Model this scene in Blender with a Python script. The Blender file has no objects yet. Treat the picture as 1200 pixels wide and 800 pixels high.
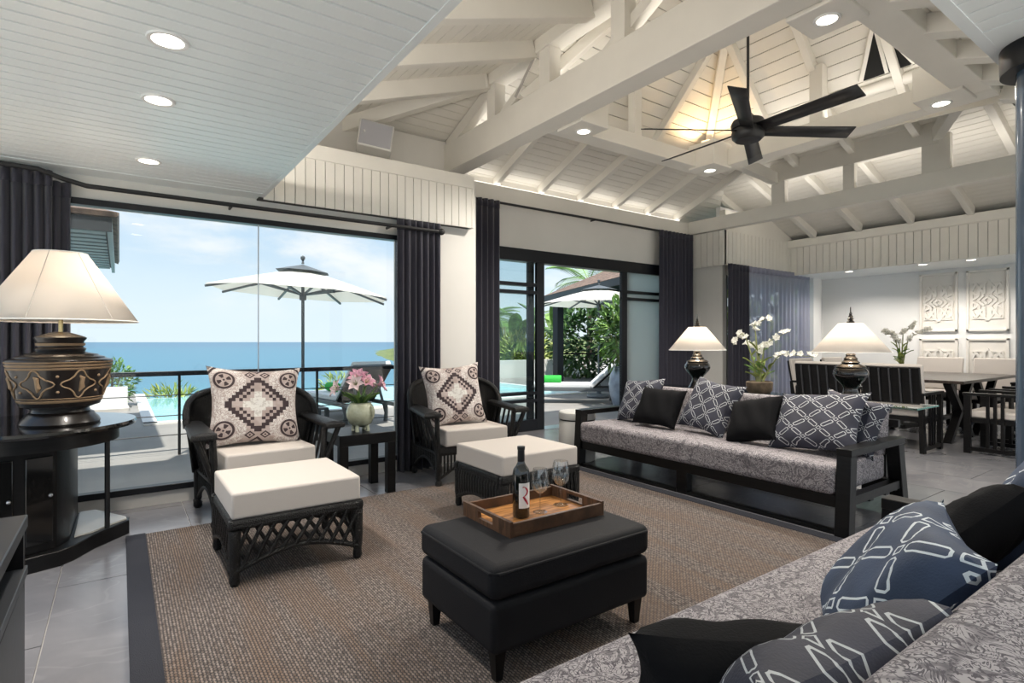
import bpy, math, random
from mathutils import Vector, Matrix
random.seed(7)
PI = math.pi
R = math.radians
sc = bpy.context.scene
COL = sc.collection

# ------------------------------------------------------------------ camera
HEAD = R(54.6)                      # angle between the view and the window wall (world X)
cam = bpy.data.cameras.new('camera')
cam.sensor_width = 36.0
cam.lens = 36.0 * 647.0 / 1200.0
cam.clip_start = 0.05
cam.clip_end = 60000
camo = bpy.data.objects.new('camera', cam)
COL.objects.link(camo)
camo.location = (0, 0, 1.2)
camo.rotation_euler = (PI / 2, 0, HEAD - PI / 2)
sc.camera = camo

# ------------------------------------------------------------------ colour management
sc.view_settings.view_transform = 'Standard'
sc.view_settings.look = 'None'
sc.view_settings.gamma = 1.0
sc.view_settings.use_curve_mapping = False
sc.view_settings.exposure = 0.10
sc.cycles.use_denoising = True
sc.cycles.max_bounces = 10
sc.cycles.diffuse_bounces = 5
sc.cycles.transparent_max_bounces = 16
sc.cycles.sample_clamp_indirect = 6.0
sc.cycles.caustics_reflective = False
sc.cycles.caustics_refractive = False

# ------------------------------------------------------------------ node helper
class X:
    """a float socket with arithmetic"""
    def __init__(s, nt, k):
        s.nt, s.k = nt, k
    def op(s, o, b=None, c=None):
        n = s.nt.nodes.new('ShaderNodeMath')
        n.operation = o
        for i, q in enumerate((s, b, c)):
            if q is None: continue
            if isinstance(q, X): s.nt.links.new(q.k, n.inputs[i])
            else: n.inputs[i].default_value = q
        return X(s.nt, n.outputs[0])
    def __add__(s, b): return s.op('ADD', b)
    def __sub__(s, b): return s.op('SUBTRACT', b)
    def __mul__(s, b): return s.op('MULTIPLY', b)
    def __truediv__(s, b): return s.op('DIVIDE', b)
    def fr(s): return s.op('FRACT')
    def ab(s): return s.op('ABSOLUTE')
    def fl(s): return s.op('FLOOR')
    def sq(s): return s.op('SQRT')
    def sin(s): return s.op('SINE')
    def lt(s, b): return s.op('LESS_THAN', b)
    def gt(s, b): return s.op('GREATER_THAN', b)
    def mx(s, b): return s.op('MAXIMUM', b)
    def mn(s, b): return s.op('MINIMUM', b)
    def inv(s): return X.const(s.nt, 1.0) - s
    @staticmethod
    def const(nt, v):
        n = nt.nodes.new('ShaderNodeValue'); n.outputs[0].default_value = v
        return X(nt, n.outputs[0])

def smooth(x, a, b):
    n = x.nt.nodes.new('ShaderNodeMapRange'); n.interpolation_type = 'SMOOTHSTEP'
    n.inputs[1].default_value = a; n.inputs[2].default_value = b
    x.nt.links.new(x.k, n.inputs[0])
    return X(x.nt, n.outputs[0])

def coords(nt, kind='Object'):
    t = nt.nodes.new('ShaderNodeTexCoord'); s = nt.nodes.new('ShaderNodeSeparateXYZ')
    nt.links.new(t.outputs[kind], s.inputs[0])
    return t.outputs[kind], X(nt, s.outputs[0]), X(nt, s.outputs[1]), X(nt, s.outputs[2])

def vec(nt, x, y, z):
    n = nt.nodes.new('ShaderNodeCombineXYZ')
    for i, q in enumerate((x, y, z)):
        if isinstance(q, X): nt.links.new(q.k, n.inputs[i])
        else: n.inputs[i].default_value = q
    return n.outputs[0]

def noise(nt, v, scale, detail=3, rough=.55, dist=0.0):
    n = nt.nodes.new('ShaderNodeTexNoise')
    n.inputs['Scale'].default_value = scale; n.inputs['Detail'].default_value = detail
    n.inputs['Roughness'].default_value = rough; n.inputs['Distortion'].default_value = dist
    if v is not None: nt.links.new(v, n.inputs['Vector'])
    return X(nt, n.outputs[0])

def mixc(nt, f, a, b):
    n = nt.nodes.new('ShaderNodeMix'); n.data_type = 'RGBA'
    if isinstance(f, X): nt.links.new(f.k, n.inputs[0])
    else: n.inputs[0].default_value = f
    for i, q in ((6, a), (7, b)):
        if isinstance(q, (tuple, list)): n.inputs[i].default_value = (*q[:3], 1)
        else: nt.links.new(q, n.inputs[i])
    return n.outputs[2]

# ------------------------------------------------------------------ world: hazy tropical sky with cloud
w = bpy.data.worlds.new('sky'); sc.world = w; w.use_nodes = True
nt = w.node_tree; nt.nodes.clear()
o_ = nt.nodes.new('ShaderNodeOutputWorld'); bg = nt.nodes.new('ShaderNodeBackground')
v_, x_, y_, z_ = coords(nt, 'Generated')
el = z_.mx(0.0)
base = mixc(nt, smooth(el, 0.0, .32), (.75, .86, .93), (.38, .61, .86))
base = mixc(nt, smooth(el, .30, .85), base, (.20, .42, .80))
cl = noise(nt, vec(nt, x_ * 1.0, y_ * 1.0, z_ * 2.6), 2.6, 6, .56, .25)
cm = smooth(cl, .40, .60) * smooth(el, .01, .12) * .92
base = mixc(nt, cm, base, (.93, .935, .94))
nt.links.new(base, bg.inputs[0]); bg.inputs[1].default_value = 1.08
nt.links.new(bg.outputs[0], o_.inputs[0])

# ------------------------------------------------------------------ sun (high, from behind the house)
sl = bpy.data.lights.new('sun', 'SUN'); sl.energy = 6.5; sl.angle = R(1.0); sl.color = (1, .95, .87)
slo = bpy.data.objects.new('sun', sl); COL.objects.link(slo)
slo.rotation_euler = Vector((.16, .36, -.92)).to_track_quat('-Z', 'Y').to_euler()
slo.location = (0, -5, 12)

# ------------------------------------------------------------------ materials
M = {}
def mat(name, col, rough=.5, metal=0.0, var=None, bump=None, coat=0.0, spec=None, sheen=0.0):
    m = bpy.data.materials.new(name); m.use_nodes = True
    nt = m.node_tree; b = nt.nodes['Principled BSDF']
    b.inputs['Base Color'].default_value = (*col, 1)
    b.inputs['Roughness'].default_value = rough
    b.inputs['Metallic'].default_value = metal
    b.inputs['Coat Weight'].default_value = coat
    if spec is not None: b.inputs['Specular IOR Level'].default_value = spec
    if sheen: b.inputs['Sheen Weight'].default_value = sheen
    v = None
    if var or bump: v = coords(nt)[0]
    if var:                       # (scale, amount, (stretch xyz))
        vv = v
        if len(var) > 2:
            mp = nt.nodes.new('ShaderNodeMapping'); mp.inputs['Scale'].default_value = var[2]
            nt.links.new(v, mp.inputs[0]); vv = mp.outputs[0]
        n = noise(nt, vv, var[0], 4)
        lo = tuple(c * (1 - var[1]) for c in col); hi = tuple(min(1, c * (1 + var[1])) for c in col)
        nt.links.new(mixc(nt, smooth(n, .3, .7), lo, hi), b.inputs['Base Color'])
    if bump:
        vv = v
        if len(bump) > 2:
            mp = nt.nodes.new('ShaderNodeMapping'); mp.inputs['Scale'].default_value = bump[2]
            nt.links.new(v, mp.inputs[0]); vv = mp.outputs[0]
        n = noise(nt, vv, bump[0], 2); add_bump(nt, b, n, bump[1])
    M[name] = m
    return m

def add_bump(nt, b, h, strength, dist=.01):
    bn = nt.nodes.new('ShaderNodeBump'); bn.inputs['Strength'].default_value = strength
    bn.inputs['Distance'].default_value = dist
    nt.links.new(h.k, bn.inputs['Height']); nt.links.new(bn.outputs[0], b.inputs['Normal'])

def pmat(name, rough=.6):
    m = bpy.data.materials.new(name); m.use_nodes = True; M[name] = m
    nt = m.node_tree; b = nt.nodes['Principled BSDF']; b.inputs['Roughness'].default_value = rough
    return m, nt, b

mat('white_paint', (.76, .735, .675), .5, var=(1.5, .04))
mat('cream_wall', (.74, .72, .68), .6, var=(1.2, .03))
mat('cool_white', (.83, .875, .885), .28, var=(1.0, .03))
mat('white_wall', (.80, .80, .79), .6)
mat('joint_dark', (.06, .058, .055), .8)
mat('deck_white', (.45, .43, .40), .8)
mat('panel_cream', (.78, .75, .70), .5)
mat('frame_dark', (.007, .008, .011), .35, spec=.35)
mat('black_wood', (.0045, .0043, .0045), .36, var=(6, .4, (1, 1, 12)), bump=(30, .05), spec=.3)
mat('black_gloss', (.006, .006, .006), .12, coat=.5)
mat('black_metal', (.012, .012, .013), .4)
mat('column_paint', (.08, .115, .165), .22, coat=.3)  # dark column; its blue is sky reflection put into the colour
mat('wicker', (.005, .0047, .0047), .34, bump=(150, 1.0), spec=.4)
mat('curtain', (.033, .032, .048), .85, bump=(220, .15), sheen=.2)
mat('black_cloth', (.006, .006, .007), .85, bump=(180, .2), spec=.15)
mat('pouf_leather', (.009, .009, .011), .7, bump=(240, .15), spec=.25)
mat('white_cushion', (.55, .505, .465), .85, bump=(240, .12))
mat('white_canvas', (.83, .82, .79), .8)
mat('shade_seam', (.55, .5, .45), .8)
mat('brass', (.65, .5, .25), .25, 1.0)
mat('steel', (.55, .56, .58), .3, 1.0)
mat('gold_paint', (.30, .20, .115), .6)
mat('brown_lacquer', (.009, .006, .005), .3, coat=.15)
mat('black_ceramic', (.007, .0065, .0065), .15, coat=.6)
mat('celadon', (.42, .44, .32), .25, var=(14, .22), coat=.4)
mat('jar_blue', (.26, .32, .40), .35, var=(5, .25), coat=.3)
mat('drum_white', (.62, .61, .58), .45)
mat('tray_wood', (.085, .042, .022), .4, var=(9, .5, (1, 8, 1)), bump=(30, .1, (1, 8, 1)))
mat('tray_floor', (.42, .19, .06), .25, var=(7, .45, (1, 7, 1)))
mat('bottle_glass', (.006, .008, .007), .06, coat=.6)
mat('paper', (.83, .81, .78), .6)
mat('red_ink', (.42, .012, .035), .5)
mat('stone_cap', (.55, .52, .48), .5)
mat('bark', (.10, .075, .05), .9, var=(12, .4))
mat('stalk', (.22, .24, .10), .6)
mat('leaf_dark', (.065, .14, .04), .45, var=(3, .5))
mat('leaf_mid', (.15, .27, .06), .45, var=(3, .5))
mat('leaf_lime', (.33, .40, .10), .5, var=(3, .45))
mat('lily_pink', (.85, .45, .56), .5, var=(30, .3))
mat('lily_pale', (.86, .70, .71), .5, var=(30, .15))
mat('towel', (.035, .42, .06), .9, bump=(120, .4))
mat('lounge_grey', (.10, .115, .125), .5)
mat('lounge_cushion', (.70, .72, .74), .8)
mat('shingle', (.17, .115, .085), .8, var=(9, .5, (1, 1, 1)))
mat('eave_dark', (.03, .035, .04), .6)
mat('fascia_teal', (.20, .27, .29), .5)
mat('terrace_stone', (.27, .257, .24), .65, var=(1.3, .1), bump=(60, .1))
mat('parapet', (.80, .79, .76), .7)
mat('court_stone', (.66, .62, .56), .75, var=(1.0, .08))
mat('glass_edge', (.10, .30, .26), .1)
mat('grille_cloth', (.45, .45, .48), .9)
mat('speaker_white', (.82, .81, .78), .5)
mat('dining_wood', (.05, .038, .032), .3, var=(6, .4, (1, 8, 1)))
mat('marble', (.62, .60, .56), .25)
mat('sideboard_grey', (.022, .025, .03), .4)
mat('slat_grey', (.035, .036, .04), .5)
mat('vent_dark', (.006, .006, .006), .9)

def glass(name, tint=(1, 1, 1), rough=0.0, refl=.9, base=.045):
    m = bpy.data.materials.new(name); m.use_nodes = True; nt = m.node_tree; nt.nodes.clear()
    o = nt.nodes.new('ShaderNodeOutputMaterial'); mx = nt.nodes.new('ShaderNodeMixShader')
    t = nt.nodes.new('ShaderNodeBsdfTransparent'); t.inputs[0].default_value = (*tint, 1)
    g = nt.nodes.new('ShaderNodeBsdfGlossy'); g.inputs['Roughness'].default_value = rough
    fr = nt.nodes.new('ShaderNodeLayerWeight'); fr.inputs[0].default_value = .5
    q = (X(nt, fr.outputs[1]).op('POWER', 4.0) * .85 + base) * refl
    nt.links.new(q.k, mx.inputs[0]); nt.links.new(t.outputs[0], mx.inputs[1]); nt.links.new(g.outputs[0], mx.inputs[2])
    nt.links.new(mx.outputs[0], o.inputs[0]); M[name] = m
glass('window_glass', (.97, .985, .985), 0, .55)
glass('door_glass', (.90, .94, .94), 0, .6)
glass('wine_glass', (.95, .96, .96), .02, 1.0, .12)
glass('table_glass', (.55, .72, .68), .01, 1.0)

def emit(name, col, s):
    m = bpy.data.materials.new(name); m.use_nodes = True; nt = m.node_tree
    b = nt.nodes['Principled BSDF']; b.inputs['Base Color'].default_value = (.9, .9, .9, 1)
    b.inputs['Emission Color'].default_value = (*col, 1); b.inputs['Emission Strength'].default_value = s
    M[name] = m
emit('lamp_disc', (1, .90, .76), 7.0)
emit('led', (1, .94, .86), 3.0)
emit('bulb', (1, .78, .5), 12.0)

def translucent(name, col, fac, alpha=1.0):
    m = bpy.data.materials.new(name); m.use_nodes = True; nt = m.node_tree; nt.nodes.clear()
    o = nt.nodes.new('ShaderNodeOutputMaterial'); mx = nt.nodes.new('ShaderNodeMixShader'); mx.inputs[0].default_value = fac
    d = nt.nodes.new('ShaderNodeBsdfDiffuse'); t = nt.nodes.new('ShaderNodeBsdfTranslucent')
    d.inputs[0].default_value = (*col, 1); t.inputs[0].default_value = (*col, 1)
    nt.links.new(d.outputs[0], mx.inputs[1]); nt.links.new(t.outputs[0], mx.inputs[2])
    last = mx.outputs[0]
    if alpha < 1:
        tr = nt.nodes.new('ShaderNodeBsdfTransparent'); m2 = nt.nodes.new('ShaderNodeMixShader'); m2.inputs[0].default_value = alpha
        nt.links.new(tr.outputs[0], m2.inputs[1]); nt.links.new(last, m2.inputs[2]); last = m2.outputs[0]
    nt.links.new(last, o.inputs[0]); M[name] = m
translucent('lamp_shade', (.86, .80, .73), .42)
translucent('sheer', (.55, .56, .68), .6, .5)
translucent('door_glass_frosted', (.62, .68, .68), .6, .55)
translucent('orchid_white', (.92, .91, .86), .35)
translucent('parasol', (.90, .88, .83), .45)

# floor tile: grey porcelain, satin
m, nt, b = pmat('tile', .3)
v, x, y, z = coords(nt, 'Object')
n = noise(nt, v, 1.4, 5, .6, .6); n2 = noise(nt, vec(nt, x * 1.0, y * 2.2, z), 1.1, 3, .6, .8)
vein = smooth((n2 - .5).ab(), .0, .02).inv() * .22
c = mixc(nt, smooth(n, .25, .75), (.19, .19, .208), (.26, .257, .272)); c = mixc(nt, vein, c, (.36, .355, .36))
nt.links.new(c, b.inputs['Base Color']); nt.links.new((n * .16 + .14).k, b.inputs['Roughness'])
b.inputs['Specular IOR Level'].default_value = .6
mat('grout', (.50, .49, .48), .8)

# woven rug: rows of small loops
m, nt, b = pmat('rug_weave', .95)
v, x, y, z = coords(nt, 'Object')
row = (x * 84).fl()
ph = (row * .5).fr()
s1 = (y * 52 + ph).fr() - .5
loop = ((x * 84).fr() - .5).ab() * 1.6 + s1.ab() * 1.2
n = noise(nt, vec(nt, x * 84, y * 40, 0.0), 1.0, 1)
n3 = noise(nt, vec(nt, x * 7, y * .8, 0.0), 1.0, 3)
c = mixc(nt, smooth(n, .3, .7), (.10, .078, .066), (.30, .25, .22))
c = mixc(nt, smooth(n3, .42, .62) * .6, c, (.21, .138, .092))
c = mixc(nt, smooth(loop, .5, .95) * .85, c, (.022, .022, .028))
nt.links.new(c, b.inputs['Base Color'])
add_bump(nt, b, loop.inv(), .5, .006)
mat('rug_border', (.022, .024, .034), .9, bump=(260, .5))

# damask: pale scrolling leaves on a mauve-grey ground
def damask(name, ground, pale, scale=1.0):
    m, nt, b = pmat(name, .75)
    v, x, y, z = coords(nt, 'Object')
    p = vec(nt, x * scale, y * scale, z * scale)
    n1 = noise(nt, p, 7.5, 2, .5, 1.6)
    fine = noise(nt, p, 23, 2, .5, 2.6)
    a = ((n1 * 9).fr() - .5).ab()
    f = ((fine * 6).fr() - .5).ab()
    big = noise(nt, p, 3.1, 1, .5, .5)
    lines = smooth(f, .13, .2)
    body = smooth(a, .10, .2) * .7 + .3
    ground_m = smooth((big - .5).ab(), .004, .014)
    k = lines * body * (ground_m * .55 + .45)
    c = mixc(nt, k, ground, pale)
    nt.links.new(c, b.inputs['Base Color']); add_bump(nt, b, k, .15, .003)
damask('damask', (.085, .075, .088), (.40, .37, .38), 1.0)

# indigo cushion with white chain-link lattice (UV in 0..1)
def lattice(name, ground, line, n_):
    m, nt, b = pmat(name, .7)
    v, u, t, z = coords(nt, 'UV')
    p = (u + t) * n_; q = (u - t) * n_
    a = ((p + .5).fr() - .5).ab(); d = ((q + .5).fr() - .5).ab()
    def link(a, d):
        sd = ((a - .5).ab() - .30).mx(d - .105)
        sd = sd.mx(((a - .5).ab() + d - .36))
        return sd.ab().lt(.022)
    node = (a.mx(d) - .085).ab().lt(.018)
    k = link(a, d).mx(link(d, a)).mx(node)
    nn = noise(nt, v, 3.0, 2)
    g = mixc(nt, smooth(nn, .3, .7), ground, tuple(c * 1.5 for c in ground))
    nt.links.new(mixc(nt, k, g, line), b.inputs['Base Color'])
    vv = coords(nt)[0]; add_bump(nt, b, noise(nt, vv, 200, 2), .15)
lattice('chain_cushion', (.024, .025, .040), (.52, .54, .55), 3.2)
lattice('chain_cushion_blue', (.028, .045, .085), (.66, .71, .74), 2.1)

# embroidered medallion cushion
m, nt, b = pmat('medallion', .85)
v, u0, t0, z = coords(nt, 'UV')
u = (u0 - .5) * 2; t = (t0 - .5) * 2
st = 13.0
au = ((u.ab() * st).fl() + .5) / st; at = ((t.ab() * st).fl() + .5) / st
dd = au + at
def band(e, a, b_): return e.gt(a) * e.lt(b_)
def disc(cu, ct): return ((u.ab() - cu) * (u.ab() - cu) + (t.ab() - ct) * (t.ab() - ct)).sq()
dark = band(dd, .60, .70).mx(band(dd, .42, .50) * (au.mn(at)).gt(.06))
r1 = disc(.70, .62)
ang = ((u.ab() - .70).op('ARCTAN2', t.ab() - .62) * 4).sin()
dark = dark.mx(band(r1, .185, .235)).mx(band(r1, .06, .16) * ang.gt(.1)).mx(r1.lt(.025))
dm = (u.ab() - .16).ab() + (t.ab() - .78).ab()
dark = dark.mx(band(dm, .07, .115)).mx(dm.lt(.03))
dc = (u.ab() - 1.0).ab() + (t.ab() - 1.0).ab()
dark = dark.mx(band(((dc * 14).fl() / 14), .10, .20))
de = u.ab() + (t.ab() - 1.12).ab()
dark = dark.mx(band(((de * 14).fl() / 14), .20, .27))
nn = noise(nt, v, 26, 3, .6, .5)
lace = smooth(((nn * 5).fr() - .5).ab(), .2, .3) * (band(disc(.70, .62), .26, .46).mx(band(u.ab(), .55, .95) * t.ab().lt(.4)))
cross = (au.lt(.28) * at.lt(.10)).mx(at.lt(.28) * au.lt(.10)).mx(dd.lt(.30))
c = mixc(nt, smooth(noise(nt, v, 9, 2), .35, .65), (.36, .29, .265), (.46, .385, .36))
c = mixc(nt, lace * .85, c, (.74, .71, .68))
c = mixc(nt, cross, c, (.70, .68, .64))
c = mixc(nt, cross * smooth(nn, .5, .6) * .6, c, (.42, .38, .35))
c = mixc(nt, dark, c, (.040, .025, .028))
nt.links.new(c, b.inputs['Base Color'])

# sea: turquoise shallows turning blue with distance from shore
m, nt, b = pmat('sea', .12)
v, x, y, z = coords(nt, 'Object')
r = (x * x + y * y).sq()
n = noise(nt, vec(nt, x * .004, y * .0012, 0.0), 1.0, 3)
c = mixc(nt, smooth(r + (n - .5) * 300, 120, 900), (.065, .26, .30), (.03, .155, .24))
c = mixc(nt, smooth(r, 900, 9000), c, (.032, .125, .215))
nt.links.new(c, b.inputs['Base Color']); b.inputs['Roughness'].default_value = .35
b.inputs['Specular IOR Level'].default_value = .3
m, nt, b = pmat('pool_water', .06)
v, x, y, z = coords(nt, 'Object')
n = noise(nt, v, 5, 3, .5, .5)
nt.links.new(mixc(nt, smooth(n, .3, .7), (.17, .50, .54), (.28, .62, .64)), b.inputs['Base Color'])
add_bump(nt, b, n, .15, .02)
m, nt, b = pmat('hill_green', .9)
v, x, y, z = coords(nt, 'Object')
n = noise(nt, v, .05, 5, .7); n2 = noise(nt, v, .012, 3)
c = mixc(nt, smooth(n, .35, .65), (.045, .085, .025), (.22, .26, .085)); c = mixc(nt, smooth(n2, .55, .75) * .4, c, (.33, .31, .20))
nt.links.new(c, b.inputs['Base Color'])

# ------------------------------------------------------------------ mesh builder
class MB:
    def __init__(s): s.v, s.f, s.uv = [], [], []
    def quad(s, *p):
        k = len(s.v); s.v += [tuple(q) for q in p]; s.f.append(tuple(range(k, k + len(p)))); return s
    def box(s, c, d, rot=None):
        hx, hy, hz = (q / 2 for q in d); k = len(s.v); c = Vector(c)
        for a in (-1, 1):
            for b in (-1, 1):
                for e in (-1, 1):
                    p = Vector((a * hx, b * hy, e * hz))
                    if rot is not None: p = rot @ p
                    s.v.append(tuple(c + p))
        for q in ((0, 1, 3, 2), (4, 6, 7, 5), (0, 4, 5, 1), (2, 3, 7, 6), (0, 2, 6, 4), (1, 5, 7, 3)):
            s.f.append(tuple(k + i for i in q))
        return s
    def span(s, x0, x1, y0, y1, z0, z1):
        return s.box(((x0 + x1) / 2, (y0 + y1) / 2, (z0 + z1) / 2), (x1 - x0, y1 - y0, z1 - z0))
    def beam(s, a, b, wd, ht, up=(0, 0, 1)):
        """rectangular bar from a to b; wd sideways, ht along up"""
        a, b = Vector(a), Vector(b); d = (b - a); L = d.length; d.normalize()
        sd = d.cross(Vector(up)); sd.normalize(); u = sd.cross(d)
        rot = Matrix((sd, d, u)).transposed()
        return s.box((a + b) / 2, (wd, L, ht), rot)
    def prism(s, poly, z0, z1):
        k = len(s.v); n = len(poly)
        s.v += [(p[0], p[1], z0) for p in poly] + [(p[0], p[1], z1) for p in poly]
        s.f.append(tuple(range(k + n - 1, k - 1, -1))); s.f.append(tuple(range(k + n, k + 2 * n)))
        for i in range(n):
            j = (i + 1) % n; s.f.append((k + i, k + j, k + n + j, k + n + i))
        return s
    def tube(s, pts, r, n=8, closed=False, flat=1.0):
        P = [Vector(p) for p in pts]; m_ = len(P); k = len(s.v)
        rr = r if isinstance(r, (list, tuple)) else [r] * m_
        T = []
        for i in range(m_):
            a = P[(i - 1) % m_] if (closed or i > 0) else P[i]; b = P[(i + 1) % m_] if (closed or i < m_ - 1) else P[i]
            t = b - a
            T.append(t.normalized() if t.length > 1e-9 else Vector((0, 0, 1)))
        ref = Vector((0, 0, 1)) if abs(T[0].z) < .9 else Vector((1, 0, 0))
        nrm = T[0].cross(ref).normalized()
        for i in range(m_):
            nrm = nrm - T[i] * nrm.dot(T[i])
            if nrm.length < 1e-6: nrm = T[i].orthogonal()
            nrm.normalize(); bi = T[i].cross(nrm)
            for j in range(n):
                a = 2 * PI * j / n
                s.v.append(tuple(P[i] + (nrm * math.cos(a) * flat + bi * math.sin(a)) * rr[i]))
        for i in range(m_ if closed else m_ - 1):
            i2 = (i + 1) % m_
            for j in range(n):
                j2 = (j + 1) % n; s.f.append((k + i * n + j, k + i * n + j2, k + i2 * n + j2, k + i2 * n + j))
        if not closed:
            s.f.append(tuple(k + j for j in range(n - 1, -1, -1))); s.f.append(tuple(k + (m_ - 1) * n + j for j in range(n)))
        return s
    def lathe(s, prof, n=32, c=(0, 0), a0=0, a1=2 * PI):
        full = abs(a1 - a0 - 2 * PI) < 1e-6; k = len(s.v); m_ = len(prof); cols = n if full else n + 1
        for i in range(cols):
            a = a0 + (a1 - a0) * i / n
            for r_, z in prof: s.v.append((c[0] + r_ * math.cos(a), c[1] + r_ * math.sin(a), z))
        for i in range(n):
            i2 = (i + 1) % cols
            for j in range(m_ - 1): s.f.append((k + i * m_ + j, k + i2 * m_ + j, k + i2 * m_ + j + 1, k + i * m_ + j + 1))
        return s
    def ball(s, c, r, n=12, sz=1.0):
        return s.lathe([(max(1e-4, r * math.sin(PI * i / n)), c[2] - sz * r * math.cos(PI * i / n)) for i in range(n + 1)], n * 2, (c[0], c[1]))
    def grid(s, fn, nu, nv, uv=False, cu=False):
        k = len(s.v)
        for i in range(nu + 1):
            for j in range(nv + 1):
                s.v.append(tuple(fn(i / nu, j / nv)))
        for i in range(nu):
            for j in range(nv):
                a = k + i * (nv + 1) + j; s.f.append((a, a + nv + 1, a + nv + 2, a + 1))
                if uv: s.uv.append(((i / nu, j / nv), ((i + 1) / nu, j / nv), ((i + 1) / nu, (j + 1) / nv), (i / nu, (j + 1) / nv)))
        return s
    def mesh(s, name, mt, smooth=False):
        me = bpy.data.meshes.new(name); me.from_pydata(s.v, [], s.f); me.update()
        if s.uv and len(s.uv) == len(s.f):
            l = me.uv_layers.new(name='UVMap'); i = 0
            for q in s.uv:
                for p in q: l.data[i].uv = p; i += 1
        if smooth:
            me.polygons.foreach_set('use_smooth', [True] * len(me.polygons)); me.set_sharp_from_angle(angle=R(38))
        if mt: me.materials.append(M[mt])
        return me
    def obj(s, name, mt, parent=None, smooth=False, bevel=0, seg=2, loc=None, subsurf=0, solid=0):
        return link(name, s.mesh(name, mt, smooth or bevel > 0), parent, loc, bevel, seg, subsurf, solid)

def link(name, me, parent=None, loc=None, bevel=0, seg=2, subsurf=0, solid=0, rot=None):
    o = bpy.data.objects.new(name, me); COL.objects.link(o)
    if parent: o.parent = parent
    if loc: o.location = loc
    if rot: o.rotation_euler = rot
    if solid:
        q = o.modifiers.new('thickness', 'SOLIDIFY'); q.thickness = solid; q.offset = 0
    if bevel:
        q = o.modifiers.new('bevel', 'BEVEL'); q.width = bevel; q.segments = seg; q.limit_method = 'ANGLE'; q.angle_limit = R(40)
    if subsurf:
        q = o.modifiers.new('smooth', 'SUBSURF'); q.levels = subsurf; q.render_levels = subsurf
    return o

def tag(o, label=None, cat=None, group=None, kind=None):
    if label: o['label'] = label
    if cat: o['category'] = cat
    if group: o['group'] = group
    if kind: o['kind'] = kind
    return o

def thing(name, label, cat, loc=(0, 0, 0), rz=0, group=None):
    o = bpy.data.objects.new(name, None); o.empty_display_size = .1; COL.objects.link(o)
    o.location = loc; o.rotation_euler = (0, 0, rz)
    return tag(o, label, cat, group)

def struct(name, label=None):
    o = bpy.data.objects.new(name, None); COL.objects.link(o); o['kind'] = 'structure'
    if label: o['label'] = label
    return o

def copy_tree(o, parent=None):
    c = o.copy(); COL.objects.link(c); c.parent = parent
    for ch in list(o.children): copy_tree(ch, c)
    return c

def lamp(name, kind, parent, loc, energy, col=(1, .86, .68), size=.05, spot=None, aim=(0, 0, -1), blend=.6):
    l = bpy.data.lights.new(name, kind); l.energy = energy; l.color = col
    if kind == 'SPOT': l.spot_size = R(spot); l.spot_blend = blend; l.shadow_soft_size = size
    elif kind == 'POINT': l.shadow_soft_size = size
    o = bpy.data.objects.new(name, l); COL.objects.link(o); o.parent = parent; o.location = loc
    o.rotation_euler = Vector(aim).to_track_quat('-Z', 'Y').to_euler()
    return o

# boards / tiles clipped to a convex polygon, each one an object
def clip(poly, n, d):
    out = []
    for i in range(len(poly)):
        a, b = poly[i], poly[(i + 1) % len(poly)]
        da = a[0] * n[0] + a[1] * n[1] - d; db = b[0] * n[0] + b[1] * n[1] - d
        if da >= 0: out.append(a)
        if da * db < 0:
            t = da / (da - db); out.append((a[0] + (b[0] - a[0]) * t, a[1] + (b[1] - a[1]) * t))
    return out

def boards(parent, corners, along, width, gap, thick, mt, name='board', length=None, off=0.0, outward=None, stagger=.5):
    C = [Vector(c) for c in corners]; nrm = (C[1] - C[0]).cross(C[2] - C[0]).normalized()
    if outward is not None and nrm.dot(Vector(outward)) < 0: nrm = -nrm
    e1 = Vector(along); e1 = (e1 - nrm * e1.dot(nrm)).normalized(); e2 = nrm.cross(e1)
    P = [((c - C[0]).dot(e1), (c - C[0]).dot(e2)) for c in C]
    lo = min(p[1] for p in P); hi = max(p[1] for p in P); la = min(p[0] for p in P); lb = max(p[0] for p in P)
    k = 0; y = lo + off
    while y < hi - 1e-4:
        st = clip(clip(P, (0, 1), y + gap / 2), (0, -1), -(y + width - gap / 2))
        cuts = [(la - 1, lb + 1)]
        if length:
            cuts = []; q = la - (length * stagger if k % 2 else 0)
            while q < lb: cuts.append((q + gap / 2, q + length - gap / 2)); q += length
        for a, b in cuts:
            pl = clip(clip(st, (1, 0), a), (-1, 0), -b) if len(st) > 2 else []
            if len(pl) > 2:
                mb = MB(); n = len(pl)
                for h in (0, thick):
                    mb.v += [tuple(C[0] + e1 * p[0] + e2 * p[1] + nrm * h) for p in pl]
                mb.f.append(tuple(range(n - 1, -1, -1))); mb.f.append(tuple(range(n, 2 * n)))
                for i in range(n): j = (i + 1) % n; mb.f.append((i, j, n + j, n + i))
                mb.obj(name, mt, parent)
        y += width; k += 1

def slab(parent, corners, outward, t0, t1, mt, name):
    C = [Vector(c) for c in corners]; nrm = (C[1] - C[0]).cross(C[2] - C[0]).normalized()
    if nrm.dot(Vector(outward)) < 0: nrm = -nrm
    mb = MB(); n = len(C); mb.v = [tuple(c + nrm * t0) for c in C] + [tuple(c + nrm * t1) for c in C]
    mb.f = [tuple(range(n - 1, -1, -1)), tuple(range(n, 2 * n))] + [(i, (i + 1) % n, n + (i + 1) % n, n + i) for i in range(n)]
    return mb.obj(name, mt, parent)

# ================================================================== the setting
WY = 4.82          # window wall
DY = 5.90          # sliding door wall
LC = 2.35          # low ceiling
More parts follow.
